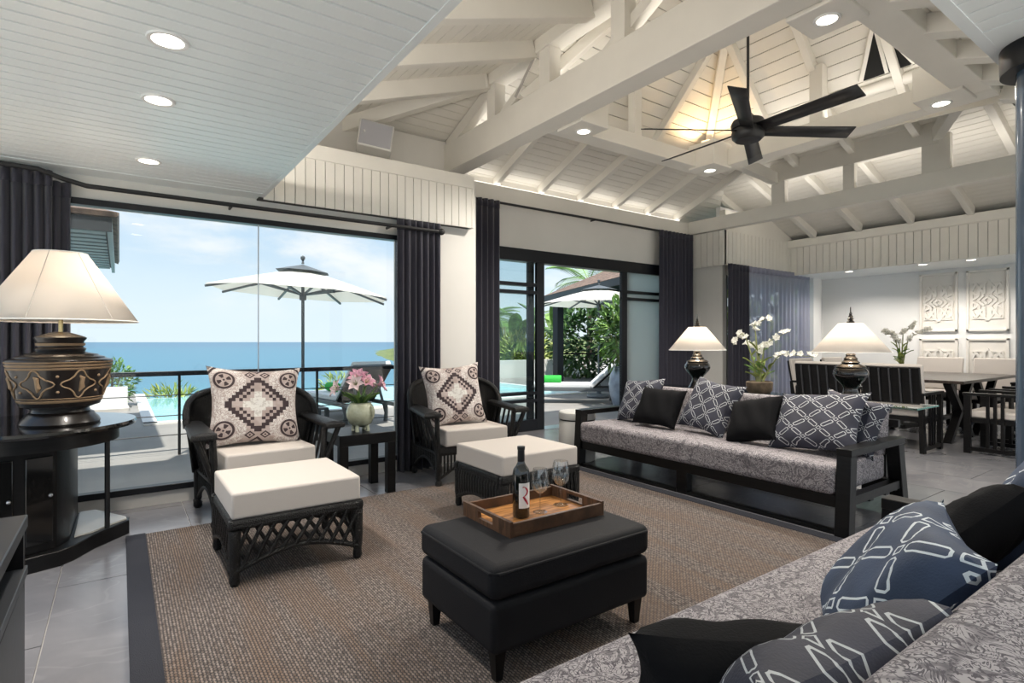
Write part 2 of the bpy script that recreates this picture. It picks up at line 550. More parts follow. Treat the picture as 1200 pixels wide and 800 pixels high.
# ---- floor tiles
fl = struct('floor')
MB().span(-1.4, 2.9, -1.6, 4.9, -.12, -.012).span(2.9, 11.2, -1.6, 5.98, -.12, -.012).obj('screed', 'grout', fl)
boards(fl, [(-1.3, -1.49, -.012), (2.9, -1.49, -.012), (2.9, 4.82, -.012), (-1.3, 4.82, -.012)], (0, 1, 0), .63, .006, .012, 'tile', 'tile', 1.24, .0, (0, 0, 1))
boards(fl, [(2.9, -1.49, -.012), (11.1, -1.49, -.012), (11.1, 5.9, -.012), (2.9, 5.9, -.012)], (0, 1, 0), .63, .006, .012, 'tile', 'tile', 1.24, .0, (0, 0, 1))

# ---- window wall: base, pier, header, upper wall
wl = struct('wall_back')
MB().span(-1.4, 2.97, WY, WY + .10, -.1, .10).obj('base', 'cream_wall', wl)
MB().span(2.13, 2.97, WY, WY + .12, .0, 2.15).obj('pier', 'cream_wall', wl)
MB().span(2.85, 2.97, WY + .12, DY, .0, 2.84).obj('return', 'cream_wall', wl)
MB().span(-1.4, -.36, WY, WY + .12, .1, 2.15).obj('pier', 'cream_wall', wl)
MB().span(-1.4, 2.97, WY, WY + .12, 2.15, 2.84).obj('header', 'cream_wall', wl)
MB().span(-1.4, 2.97, WY + .12, 5.62, 2.5, 2.84).obj('ledge', 'cream_wall', wl)
MB().span(.2, 3.17, 5.5, 5.56, 2.84, 3.44).obj('upper_panel', 'cream_wall', wl)
# pelmet of vertical boards with a trim rail
pm = struct('trim_1')
MB().span(.90, 2.87, 4.73, WY, 2.335, 2.72).obj('backing', 'joint_dark', pm)
boards(pm, [(.93, 4.715, 2.33), (2.875, 4.715, 2.33), (2.875, 4.715, 2.72), (.93, 4.715, 2.72)], (0, 0, 1), .081, .006, .018, 'white_paint', 'board', None, 0, (0, 1, 0))
MB().span(.90, 2.885, 4.705, WY, 2.72, 2.845).obj('rail', 'white_paint', pm, bevel=.004)
MB().span(2.86, 2.885, 4.71, WY, 2.33, 2.72).obj('end_board', 'white_paint', pm)

# picture window: frame and two panes
wf = struct('window_1')
MB().span(-.36, 2.13, WY - .03, WY + .05, .10, .145).obj('sill_frame', 'frame_dark', wf, bevel=.004)
MB().span(-.36, 2.13, WY - .03, WY + .05, 2.14, 2.185).obj('head_frame', 'frame_dark', wf, bevel=.004)
MB().span(-.40, -.36, WY - .03, WY + .05, .10, 2.18).obj('jamb', 'frame_dark', wf)
MB().span(2.11, 2.15, WY - .03, WY + .05, .10, 2.18).obj('jamb', 'frame_dark', wf)
MB().span(-.36, .911, WY, WY + .012, .145, 2.14).obj('pane', 'window_glass', wf)
MB().span(.917, 2.11, WY, WY + .012, .145, 2.14).obj('pane', 'window_glass', wf)
MB().span(.911, .917, WY - .004, WY + .016, .145, 2.14).obj('seam', 'steel', wf)

# ---- door wall
dw = struct('wall_front')
MB().span(2.97, 7.95, DY, DY + .12, 2.43, 3.0).obj('header', 'cream_wall', dw)
MB().span(2.97, 3.35, DY, DY + .12, .0, 2.43).obj('pier', 'cream_wall', dw)
MB().span(7.6, 7.98, DY, DY + .12, .0, 2.43).obj('pier', 'cream_wall', dw)
MB().span(2.97, 9.9, DY + .04, DY + .14, 2.98, 3.33).obj('blocking', 'white_paint', dw)
MB().span(2.97, 7.9, DY - .06, DY + .12, 2.97, 3.19).obj('plate_beam', 'white_paint', dw, bevel=.006)
# return pier towards the dining room (faces the sofa)
MB().span(7.89, 8.0, 5.27, DY + .12, 0, 2.6).obj('return_pier', 'cream_wall', dw)
dr = struct('door_1')
DG = (DY + .02, DY + .10)
MB().span(3.3, 7.65, DY - .02, DY + .13, 2.265, 2.43).obj('head_frame', 'frame_dark', dr, bevel=.005)
MB().span(4.72, 6.24, DY - .04, DY + .2, -.005, .006).obj('track', 'steel', dr)
def leaf(x0, x1, y0, glass_m, stile_l, stile_r):
    g = MB().span(x0, x1, y0 + .02, y0 + .03, .02, 2.27).obj('pane', glass_m, dr)
    if stile_l: MB().span(x0, x0 + stile_l, y0, y0 + .05, .0, 2.27).obj('stile', 'frame_dark', dr, bevel=.004)
    if stile_r: MB().span(x1 - stile_r, x1, y0, y0 + .05, .0, 2.27).obj('stile', 'frame_dark', dr, bevel=.004)
    for z0, z1 in ((0, .15), (.385, .425), (.485, .525), (1.835, 1.88), (1.94, 1.985)):
        MB().span(x0, x1, y0 + .001, y0 + .049, z0, z1).obj('rail', 'frame_dark', dr, bevel=.004)
leaf(3.34, 4.73, DY - .01, 'door_glass', .09, .13)
leaf(3.5, 4.60, DY + .05, 'door_glass', .09, .10)
leaf(6.24, 7.6, DY - .01, 'door_glass_frosted', .12, .09)
leaf(6.36, 7.6, DY + .05, 'door_glass_frosted', .10, .09)

# ---- dining room
dn = struct('wall_right')
MB().span(7.98, 10.5, 5.27, 5.38, 2.28, 2.98).obj('header', 'cream_wall', dn)
MB().span(7.98, 10.5, 5.27, 5.38, 0, .12).obj('base', 'cream_wall', dn)
MB().span(10.48, 10.75, 5.1, 5.38, 0, 2.4).obj('pier', 'white_wall', dn)
MB().span(11.0, 11.12, -1.5, 5.4, 0, 2.5).obj('panel_wall', 'white_wall', dn)
MB().span(10.7, 11.0, 5.2, 5.38, 0, 2.4).obj('end_wall', 'white_wall', dn)
MB().span(7.86, 10.0, 5.2, 5.30, 2.97, 3.30).obj('plate_beam', 'white_paint', dn)
MB().span(9.77, 9.95, .2, 5.3, 2.86, 3.0).obj('plate_beam', 'white_paint', dn, bevel=.005)
w3 = struct('window_2')
for x0, x1 in ((8.0, 9.2), (9.26, 10.44)):
    MB().span(x0, x1, 5.32, 5.33, .12, 2.28).obj('pane', 'window_glass', w3)
for x in (8.0, 9.2, 10.42): MB().span(x, x + .06, 5.29, 5.36, .12, 2.28).obj('mullion', 'frame_dark', w3)
# pelmets of vertical boards over the dining opening and the return pier
pm2 = struct('trim_2')
MB().span(9.80, 9.93, .6, 5.27, 2.39, 2.87).obj('backing', 'joint_dark', pm2)
boards(pm2, [(9.785, .6, 2.375), (9.785, 5.27, 2.375), (9.785, 5.27, 2.87), (9.785, .6, 2.87)], (0, 0, 1), .11, .007, .018, 'white_paint', 'board', None, 0, (1, 0, 0))
MB().span(9.76, 9.95, .6, 5.27, 2.87, 3.0).obj('rail', 'white_paint', pm2, bevel=.004)
pm3 = struct('trim_3')
MB().span(7.86, 9.8, 5.215, 5.27, 2.43, 2.96).obj('backing', 'joint_dark', pm3)
boards(pm3, [(7.84, 5.2, 2.42), (9.8, 5.2, 2.42), (9.8, 5.2, 2.97), (7.84, 5.2, 2.97)], (0, 0, 1), .11, .007, .018, 'white_paint', 'board', None, 0, (0, 1, 0))
MB().span(7.845, 7.89, 5.2, 5.84, 2.43, 2.98).obj('backing', 'joint_dark', pm3)
boards(pm3, [(7.825, 5.2, 2.42), (7.825, 5.84, 2.42), (7.825, 5.84, 2.975), (7.825, 5.2, 2.975)], (0, 0, 1), .11, .007, .018, 'white_paint', 'board', None, 0, (1, 0, 0))
# carved panels on the dining wall
def wall_panel(y0, y1, z0, z1, motif):
    w_, h_ = y1 - y0, z1 - z0; cy, cz = (y0 + y1) / 2, (z0 + z1) / 2
    p = MB().span(10.985, 11.0, y0, y1, z0, z1).obj('panel', 'panel_cream', dn)
    f = MB(); t = .035
    for (a, b, c, d) in ((y0, y1, z1 - t, z1), (y0, y1, z0, z0 + t), (y0, y0 + t, z0, z1), (y1 - t, y1, z0, z1)):
        f.span(10.955, 10.99, a, b, c, d)
    f.obj('moulding', 'panel_cream', p, bevel=.004)
    s = MB(); a, b = w_ * .36, motif / 2
    nb = [0]
    def bar(p0, p1, wd=.034):
        nb[0] += 1; x = 10.979 - .0004 * nb[0]
        s.beam((x, cy + p0[0] * a, mz + p0[1] * b), (x, cy + p1[0] * a, mz + p1[1] * b), wd, .018, (1, 0, 0))
    mz = cz + .0
    R1 = [(-1, -1), (1, -1), (1, 1), (-1, 1)]
    for i in range(4): bar(R1[i], R1[(i + 1) % 4], .022)
    for sx in (-1, 1):
        for sz in (-1, 1):
            for (p0, p1) in (((0, 1.12), (.55, .62)), ((.55, .62), (.55, .25)), ((.55, .25), (1.1, 0)), ((.2, 1), (.2, .35)), ((.2, .35), (.75, .95)),
                             ((.75, .95), (1, .6)), ((.2, .3), (.62, 0)), ((0, .18), (.3, 0)), ((1, .45), (.6, .3))):
                bar((p0[0] * sx, p0[1] * sz), (p1[0] * sx, p1[1] * sz))
    s.obj('strapwork', 'panel_cream', p)
for i in range(5):
    y1_ = 3.60 - .63 * i; y0_ = y1_ - .52
    wall_panel(y0_, y1_, 1.36, 2.32, .56)
    wall_panel(y0_, y1_, .22, 1.25, .62)

# ---- low ceilings
c1 = struct('ceiling')
MB().span(-1.4, .915, -2.6, 4.9, 2.372, 2.48).span(.9, 11.1, -2.6, .62, 2.372, 2.48).span(9.82, 11.1, .6, 5.38, 2.40, 2.5).obj('slab', 'joint_dark', c1)
MB().span(-1.4, .93, -2.6, 1.2, LC, 2.372).span(-1.4, .93, 4.62, WY, LC - .004, 2.372).obj('soffit', 'cool_white', c1)
boards(c1, [(-1.35, 1.2, LC), (.915, 1.2, LC), (.915, 4.62, LC), (-1.35, 4.62, LC)], (1, 0, 0), .0858, .013, .022, 'cool_white', 'board', None, 0, (0, 0, 1))
MB().span(.905, .94, .62, 4.80, LC - .003, 2.50).obj('edge_board', 'cool_white', c1)
# near side, boards run across
MB().span(.93, 2.05, -2.6, .7, LC, 2.372).span(2.05, 11.1, -2.6, -.3, LC, 2.372).span(2.62, 11.1, .44, .70, LC - .002, 2.372).span(9.82, 11.1, .6, 5.3, 2.38, 2.40).obj('soffit', 'cool_white', c1)
boards(c1, [(2.05, -.3, LC), (2.62, -.3, LC), (2.62, .7, LC), (2.05, .7, LC)], (0, 1, 0), .095, .007, .022, 'cool_white', 'board', None, 0, (0, 0, 1))
boards(c1, [(2.62, -.3, LC), (5.0, -.3, LC), (5.0, .44, LC), (2.62, .44, LC)], (0, 1, 0), .095, .007, .022, 'cool_white', 'board', None, 0, (0, 0, 1))
MB().span(5.0, 9.82, -.3, .44, LC, 2.372).obj('soffit', 'cool_white', c1)
MB().span(.93, 9.8, .66, .70, LC - .003, 2.95).obj('edge_board', 'cool_white', c1)

# ---- the high roof
rf = struct('ceiling.001')
ZB = 3.085
def wood(name, a, b, wd, ht, up=(0, 0, 1), bev=.006): return MB().beam(a, b, wd, ht, up).obj(name, 'white_paint', rf, bevel=bev)
wood('tie_beam', (3.07, .66, ZB + .157), (3.07, 5.5, ZB + .157), .20, .315)
wood('ring_beam', (3.17, 3.80, ZB + .075), (5.304, 3.80, ZB + .075), .19, .15)
wood('ring_beam', (5.40, 1.28, ZB + .09), (5.40, 3.89, ZB + .09), .19, .18)
wood('ring_beam', (3.17, 1.375, ZB + .09), (5.304, 1.375, ZB + .09), .19, .18)
for (x, y) in ((3.34, 3.62), (5.22, 3.64), (5.22, 1.55), (3.34, 1.55)):
    MB().span(x - .16, x + .16, y - .16, y + .16, ZB - .02, ZB + .24).obj('node_box', 'white_paint', rf, bevel=.006)
wood('tie_beam', (7.84, .66, 3.09), (7.84, 5.84, 3.09), .12, .21)
# purlin above the first tie beam, with its posts
wood('purlin', (3.05, .66, 3.83), (3.05, 4.68, 3.83), .16, .20)
for y in (4.56, 3.72, 2.86, 2.0): MB().span(2.985, 3.11, y - .07, y + .07, 3.40, 3.73).obj('post', 'white_paint', rf, bevel=.004)
wood('strut', (3.07, 3.05, 3.40), (3.12, 2.35, 3.80), .09, .09)
wood('strut', (3.07, 4.45, 3.42), (3.09, 3.78, 3.72), .08, .08)
wood('purlin', (7.84, 2.36, 3.66), (7.84, 4.42, 3.66), .10, .28)
MB().span(7.796, 7.884, 2.26, 2.54, 3.19, 3.62).obj('post', 'white_paint', rf, bevel=.004)
MB().span(7.796, 7.884, 4.2, 4.40, 3.19, 3.52).obj('post', 'white_paint', rf, bevel=.004)
MB().span(7.796, 7.884, 3.28, 3.42, 3.19, 3.52).obj('post', 'white_paint', rf, bevel=.004)
wood('brace', (5.45, 3.86, 3.42), (7.84, 4.36, 3.58), .10, .16)
wood('brace', (5.5, 1.36, 3.42), (7.84, 2.4, 3.64), .10, .16)
wood('brace', (5.5, 1.30, 3.40), (7.84, .9, 3.25), .10, .16)
# skirt planes (undersides of boards)
TOPY = 4.15
def zy(y): return 3.31 + .41 * (DY - y)
def zx(x): return 3.845 + .345 * (x - 2.97)
def zr(x): return 3.09 + .345 * (9.79 - x)
def zn(y): return 3.0 + .35 * (y - .7)
skY = [(1.06, 6.2, zy(6.2)), (9.0, 6.2, zy(6.2)), (6.6, TOPY, zy(TOPY)), (2.97, TOPY, zy(TOPY)), (2.97, 4.6, zy(4.6))]
skX = [(.22, .66, zx(.22)), (.22, 6.2, zx(.22)), (1.06, 6.2, zx(1.06)), (2.99, 4.58, zx(2.99)), (2.99, .66, zx(2.99))]
skR = [(10.0, .5, zr(10.0)), (10.0, 5.4, zr(10.0)), (8.2, 5.9, zr(8.2)), (5.8, 4.2, zr(5.8)), (5.8, .66, zr(5.8))]
skN = [(3.17, .66, zn(.66)), (9.7, .66, zn(.66)), (9.7, 1.3, zn(1.3)), (3.17, 1.3, zn(1.3))]
for sk, al in ((skY, (1, 0, 0)), (skX, (0, 1, 0)), (skR, (0, 1, 0)), (skN, (1, 0, 0))):
    boards(rf, sk, al, .105, .006, .02, 'white_paint', 'board', None, 0, (0, 0, 1))
    slab(rf, sk, (0, 0, 1), .028, .06, 'deck_white', 'roof_deck')
# rafters
for i in range(6):
    x = 3.95 + .72 * i
    wood('rafter', (x, 6.15, zy(6.15) - .05), (x, TOPY - .2, zy(TOPY - .2) - .05), .07, .11)
for y in (4.62, 3.88, 3.15, 2.42, 1.69):
    wood('rafter', (.25, y, zx(.25) - .075), (2.97, y, zx(2.97) - .075), .10, .15)
wood('hip_rafter', (1.42, 5.9, 3.235), (2.97, 4.6, 3.77), .10, .15)
wood('rafter', (3.05, 4.6, 3.72), (3.05, 5.5, 3.40), .10, .13)
for i in range(7):
    y = 1.15 + .72 * i
    wood('rafter', (9.78, y, zr(9.78) - .06), (6.2, y, zr(6.2) - .06), .08, .12)
for x in (3.02 + .53 * k for k in range(1, 9)):
    wood('rafter', (x, .70, zn(.7) - .06), (x, 1.30, zn(1.3) - .06), .14, .12)
# the lantern above the ring
AP = Vector((4.28, 2.62, 4.95)); LZ = 3.42
a1, a2, a3, a4 = (2.97, 4.1, LZ), (5.78, 4.1, LZ), (5.78, 1.15, LZ), (2.97, 1.15, LZ)
def fz(y, y0): return LZ + (AP.z - LZ) * (y - y0) / (AP.y - y0)
b1 = (3.0, 3.70, fz(3.70, 4.1)); b4 = (3.0, 1.55, fz(1.55, 1.15))
lan = [([a1, a2, tuple(AP), b1], (1, 0, 0)), ([a2, a3, tuple(AP)], (0, 1, 0)), ([a3, a4, b4, tuple(AP)], (1, 0, 0)), ([b4, b1, tuple(AP)], (0, 1, 0))]
for pl, al in lan:
    boards(rf, pl, al, .125, .007, .02, 'white_paint', 'board', None, 0, (0, 0, 1))
    slab(rf, pl, (0, 0, 1), .028, .06, 'deck_white', 'roof_deck')
for e in (a2, a3, a1, a4):
    wood('hip_rafter', (e[0] * .97 + AP.x * .03, e[1] * .97 + AP.y * .03, e[2] * .97 + AP.z * .03 - .05), AP - Vector((0, 0, .06)), .08, .10)
def rl(p, q): wood('rafter', Vector(p) - Vector((0, 0, .045)), Vector(q) - Vector((0, 0, .045)), .07, .09)
for k in (-.62, 0, .62):
    f = 1 - abs(k) / 1.475
    rl((5.78, 2.62 + k, LZ), (5.78 + (AP.x - 5.78) * f, 2.62 + k, LZ + (AP.z - LZ) * f))
for k in (.55,):
    f = 1 - abs(k) / 1.5
    rl((AP.x + k, 4.1, LZ), (AP.x + k, 4.1 + (AP.y - 4.1) * f, LZ + (AP.z - LZ) * f))
MB().span(5.34, 5.44, 2.52, 2.64, 3.26, 3.80).obj('post', 'white_paint', rf, bevel=.004)
MB().span(4.17, 4.27, 3.76, 3.85, 3.23, 3.72).obj('post', 'white_paint', rf, bevel=.004)
# gable vent with dark openings and a round log
def on_r(y, z):
    f = (z - LZ) / (AP.z - LZ); return (5.78 + (AP.x - 5.78) * f - .03, y, z)
for tri in (((2.28, 3.60), (1.86, 3.60), (2.05, 3.93)),) :
    c = [Vector(on_r(*p)) for p in tri]
    slab(rf, c, (1, 0, 1), -.02, .01, 'vent_dark', 'vent')
    MB().beam(c[0], c[2], .05, .05).beam(c[1], c[2], .05, .05).obj('vent_frame', 'white_paint', rf)
    MB().beam((c[0] + c[1]) / 2, c[2], .03, .05).obj('vent_bar', 'white_paint', rf)
MB().tube([on_r(3.2, 3.52), on_r(1.35, 3.52)], .055, 14).obj('log', 'white_paint', rf, True)
# outer covering keeps daylight out
cv = MB(); B = [(.2, .1, 3.35), (10.9, .1, 3.35), (10.9, 6.25, 3.28), (.2, 6.25, 3.28)]; T = (4.6, 2.7, 5.6)
for i in range(4): cv.quad(B[i], B[(i + 1) % 4], T)
cv.quad(B[0], B[1], (10.9, .1, 2.4), (.2, .1, 2.4)); cv.quad(B[0], B[3], (.2, 6.25, 2.9), (.2, 6.25, 2.4), (.2, .1, 2.4)); cv.quad(B[1], B[2], (10.9, 6.25, 2.4), (10.9, .1, 2.4))
cv.obj('roof_cover', 'shingle', rf, solid=.04)
slab(rf, [(5.5, 1.32, 3.2), (9.75, 1.32, 3.2), (9.75, 1.32, zr(9.75)), (5.8, 1.32, zr(5.8)), (5.5, 1.32, 4.3)], (0, -1, 0), -.02, .0, 'white_paint', 'closure_panel')
slab(rf, [(3.0, 1.10, 3.2), (5.8, 1.10, 3.2), (5.8, 1.10, 3.5), (3.0, 1.10, 3.5)], (0, -1, 0), -.02, .0, 'white_paint', 'closure_panel')
slab(rf, [(5.82, 1.1, 3.13), (5.82, 4.2, 3.30), (5.82, 4.2, zr(5.8)), (5.82, 1.1, zr(5.8))], (1, 0, 0), 0, .02, 'white_paint', 'closure_panel')
MB().span(8.0, 10.9, 5.38, 5.46, 2.3, 3.4).obj('gable_infill', 'white_wall', dn)
MB().span(-.1, 2.97, 5.58, 5.62, 2.5, 3.42).obj('gable_infill', 'cream_wall', wl)
# column
kc = thing('column', 'slate blue round steel column with a dark collar', 'column', (2.915, .53, 0))
MB().lathe([(.0, .0), (.10, 0), (.10, 2.35), (0, 2.35)], 40).obj('shaft', 'column_paint', kc, True)
MB().lathe([(.10, 2.25), (.148, 2.25), (.15, 2.27), (.15, 2.348), (.10, 2.348)], 40).obj('collar', 'frame_dark', kc, True)
# ================================================================== curtains and rods
def curtain(name, label, a, b, z0, z1, waves, mt='curtain', amp=.035, group=None, flare=0.0, cat='curtain'):
    """pleated cloth hanging between plan points a and b"""
    a, b = Vector(a), Vector(b); d = b - a; nn = Vector((-d.y, d.x, 0)).normalized(); L = d.length
    t = thing(name, label, cat, ((a.x + b.x) / 2, (a.y + b.y) / 2, z0), 0, group)
    c0 = (a + b) / 2; rnd = random.Random(sum(map(ord, label))); ph = [rnd.uniform(-.35, .35) for _ in range(waves + 2)]
    def pt(u, v):
        k = u * waves; w_ = math.sin(2 * PI * k + ph[int(k)] * math.sin(PI * (k % 1)) * 2)
        am = amp * (.55 + .45 * (1 - v)) * (1 + .3 * ph[int(k)])
        p = a + d * u + (d.normalized() * (u - .5) * flare * (1 - v)) + nn * (w_ * am) - c0
        return (p.x, p.y, v * (z1 - z0))
    MB().grid(pt, waves * 10, 6).obj('cloth', mt, t, True, solid=.004)
    def hd(u, v):
        q = pt(u, 1.0); return (q[0], q[1], (z1 - z0) - .09 + .10 * v)
    MB().grid(hd, waves * 10, 1).obj('heading', mt, t, True, solid=.010)
    return t
curtain('curtain', 'dark grey pleated curtain behind the big patterned lamp', (-.95, 4.67, 0), (-.36, 4.67, 0), .01, 2.30, 11)
curtain('curtain', 'narrow dark grey curtain edge with light shining through its folds beside picture window', (-.385, 4.72, 0), (-.27, 4.74, 0), .01, 2.25, 2, amp=.03)
curtain('curtain', 'dark grey curtain between picture window and narrow white wall', (2.06, 4.70, 0), (2.50, 4.70, 0), .01, 2.31, 7)
curtain('curtain', 'tall dark grey curtain at the pool side of the sliding doors, behind wicker armchair', (3.02, 5.76, 0), (3.90, 5.76, 0), .01, 2.96, 10)
curtain('curtain', 'tall dark grey curtain between sliding doors and small lamp on sofa console', (6.95, 5.76, 0), (7.79, 5.76, 0), .01, 2.96, 9)
curtain('curtain', 'opaque dark grey curtain gathered beside sheer dining room curtain', (7.80, 5.10, 0), (8.36, 5.10, 0), .01, 2.42, 6)
curtain('sheer_curtain', 'sheer blue grey curtain over dining room window', (8.36, 5.12, 0), (10.36, 5.12, 0), .01, 2.42, 15, 'sheer', .03)

def rod(label, pts, r, brackets=(), ends=True):
    t = thing('curtain_rod', label, 'curtain rod', pts[0]); o = Vector(pts[0])
    P = [Vector(p) - o for p in pts]
    MB().tube(P, r, 12).obj('pole', 'black_metal', t, True)
    if ends: MB().ball(P[-1] + Vector((.03, 0, 0)), .032, 10).obj('finial', 'black_metal', t, True)
    for b in brackets:
        p = Vector(b) - o; MB().beam(p, p + Vector((0, .16, .0)), .014, .02).obj('bracket', 'black_metal', t)
rod('long black curtain rod above picture window, bending at the lamp', [(-1.0, 4.56, 2.30), (-.42, 4.58, 2.29), (-.30, 4.63, 2.26), (-.18, 4.66, 2.24), (2.46, 4.66, 2.24)], .016, [(.70, 4.65, 2.24), (2.0, 4.65, 2.24)])
rod('long black curtain rod above sliding pool doors', [(3.0, 5.78, 2.955), (7.78, 5.78, 2.955)], .016, [(5.6, 5.78, 2.955)], False)

# ================================================================== downlights
def downlight(x, y, z, label, group, e, spot=105, r=.055):
    t = thing('downlight', label, 'ceiling light', (x, y, z), 0, group)
    MB().lathe([(r, -.004), (r + .014, -.006), (r + .018, 0), (r + .018, .004), (r, .004)], 28).obj('ring', 'white_wall', t, True)
    MB().lathe([(.0001, -.002), (r, -.002)], 28).obj('diffuser', 'lamp_disc', t)
    lamp('beam', 'SPOT', t, (0, 0, -.02), e, (1, .93, .84), .05, spot)
for y, wh in ((2.48, 'farthest from the picture window'), (3.12, 'middle one of the row of three'), (4.21, 'closest to the picture window')):
    downlight(.15, y, LC - .001, 'round downlight in low boarded ceiling, ' + wh, 'downlights in the low boarded ceiling', 70)
for x, y, wh in ((3.36, 3.63, 'long tie beam and sliding doors'), (5.25, 3.66, 'warm uplight behind the fan'), (5.25, 1.58, 'slate column and dining room'), (3.34, 1.55, 'the tie beam near the gable vent')):
    downlight(x, y, ZB - .021, 'round downlight in white box of beam ring, by ' + wh, 'downlights at the corners of the beam ring', 170, 155)
for y, wh in ((4.3, 'nearest the sheer curtain'), (3.25, 'the middle one'), (2.66, 'nearest the slate column')):
    downlight(10.03, y, 2.379, 'small round downlight before carved dining panels, ' + wh, 'downlights along the carved panels', 65, 150)
# uplights standing on the beams
def uplight(label, x, y, z, e, col, spot=165, aim=(0, 0, 1), group=None):
    ul = thing('uplight', label, 'light', (x, y, z), 0, group)
    MB().lathe([(.0, 0), (.035, 0), (.04, .05), (.03, .05), (.028, .03), (0, .03)], 16).obj('body', 'white_wall', ul, True)
    lamp('glow', 'SPOT', ul, (0, 0, .08), e, col, .04, spot, aim)
uplight('small warm uplight on the beam ring corner behind the fan', 5.36, 3.78, 3.26, 16, (1, .66, .32), 150, (-.25, -.2, 1))
def fill_strip(label, a, b, e, up=(0, 0, 1)):  # hidden strips added only to brighten the high roof
    a, b = Vector(a), Vector(b); c = (a + b) / 2; L = (b - a).length
    t = thing('led_strip', label, 'light', c)
    MB().beam(a - c, b - c, .03, .012).obj('channel', 'white_wall', t)
    MB().beam(a - c + Vector((0, 0, .008)), b - c + Vector((0, 0, .008)), .022, .005).obj('diffuser', 'led', t)
    l = bpy.data.lights.new('glow', 'AREA'); l.shape = 'RECTANGLE'; l.size = L; l.size_y = .06; l.energy = e; l.color = (1, .94, .86)
    o = bpy.data.objects.new('glow', l); COL.objects.link(o); o.parent = t; o.location = (0, 0, .02)
    d = (b - a).normalized(); z = -Vector(up).normalized(); y = z.cross(d).normalized(); x = y.cross(z)
    o.rotation_euler = Matrix((x, y, z)).transposed().to_euler()
fill_strip('slim light strip along the long tie beam over the rug', (3.20, .8, 3.33), (3.20, 5.3, 3.33), 9, (.6, 0, 1))
fill_strip('slim light strip on the ledge above the low boarded ceiling', (.68, 1.0, 2.49), (.68, 4.6, 2.49), 30, (.7, 0, 1))
fill_strip('slim light strip along the dining side tie beam', (7.935, .9, 3.12), (7.935, 5.1, 3.12), 10, (.5, 0, 1))
fill_strip('slim light strip along the plate beam over the sliding doors', (3.3, 5.88, 3.192), (7.6, 5.88, 3.192), 2, (0, -.8, 1))
fill_strip('slim light strip along the beam ring side by the low ceiling', (3.3, 1.36, 3.267), (5.2, 1.36, 3.267), 3, (0, .2, 1))
fill_strip('slim light strip along the beam ring side facing the dining room', (5.43, 1.5, 3.267), (5.43, 3.6, 3.267), 3, (0, 0, 1))

# ================================================================== ceiling fan
fn = thing('ceiling_fan', 'black six bladed ceiling fan on a long rod', 'fan', (4.25, 2.6, 2.93))
MB().lathe([(0, -.07), (.10, -.065), (.125, -.04), (.13, .0), (.12, .03), (.13, .035), (.135, .07), (.12, .10), (.06, .12), (.03, .16), (0, .16)], 32).obj('hub', 'black_metal', fn, True)
MB().tube([(0, 0, .12), (0, 0, 1.95)], .011, 10).obj('rod', 'black_metal', fn, True)
for k in range(6):
    a = R(-33 + 60 * k); bl = MB()
    ca, sa = math.cos(a), math.sin(a)
    def bp(u, v):
        r = .10 + u * .78; wd = .055 + .012 * u; q = (v - .5) * 2 * wd; tw = R(-20)
        return (ca * r - sa * q * math.cos(tw), sa * r + ca * q * math.cos(tw), .0 + q * math.sin(tw) + .018)
    bl.grid(bp, 4, 2).obj('blade', 'black_metal', fn, True, solid=.008)

# ================================================================== rug
rg = thing('rug', 'large woven brown sisal rug with dark border', 'rug', (1.8, 2.3, 0))
MB().span(-1.67, 1.66, -2.0, 1.79, .002, .014).obj('weave', 'rug_weave', rg, bevel=.003)
b_ = [(-1.77, -1.67, -2.0, 1.80), (1.66, 1.75, -2.0, 1.80)]
for q in b_: MB().span(*q, .002, .016).obj('border', 'rug_border', rg)

# ================================================================== pillows
def pillow_mesh(w_, h_, t_, mt, n=18, fl=.0):
    mb = MB()
    def shape(sg):
        def f(u, v):
            a, b = u * 2 - 1, v * 2 - 1
            th = max(0, (1 - a ** 4)) ** .55 * max(0, (1 - b ** 4)) ** .55
            pin = 1 - .13 * (1 - a * a) * (abs(b) ** 3); pin2 = 1 - .13 * (1 - b * b) * (abs(a) ** 3)
            wr = .006 * math.sin(9 * a + 4 * b) * th
            return (a * w_ / 2 * pin2, sg * (t_ / 2 * th + wr), (b * h_ / 2 * pin) + h_ / 2)
        return f
    mb.grid(shape(-1), n, n, True); k = len(mb.v)
    mb.grid(shape(1), n, n, True)
    return mb.mesh('cushion', mt, True)
def pillow(name, label, w_, h_, t_, mt, loc, tilt, yaw, roll=0, group=None):
    """loc is the bottom edge; tilt leans the top backwards (+y); yaw turns; roll spins in its plane"""
    me = pillow_mesh(w_, h_, t_, mt)
    o = link(name, me); tag(o, label, 'pillow', group)
    m_ = Matrix.Translation(Vector(loc)) @ Matrix.Rotation(yaw, 4, 'Z') @ Matrix.Rotation(-tilt, 4, 'X') @ Matrix.Translation((0, 0, h_ / 2)) @ Matrix.Rotation(roll, 4, 'Y') @ Matrix.Translation((0, 0, -h_ / 2))
    o.matrix_world = m_
    return o

def cushion(parent, name, x0, x1, y0, y1, z0, z1, mt, bev=.025):
    return MB().span(x0, x1, y0, y1, z0, z1).obj(name, mt, parent, bevel=bev, seg=4)

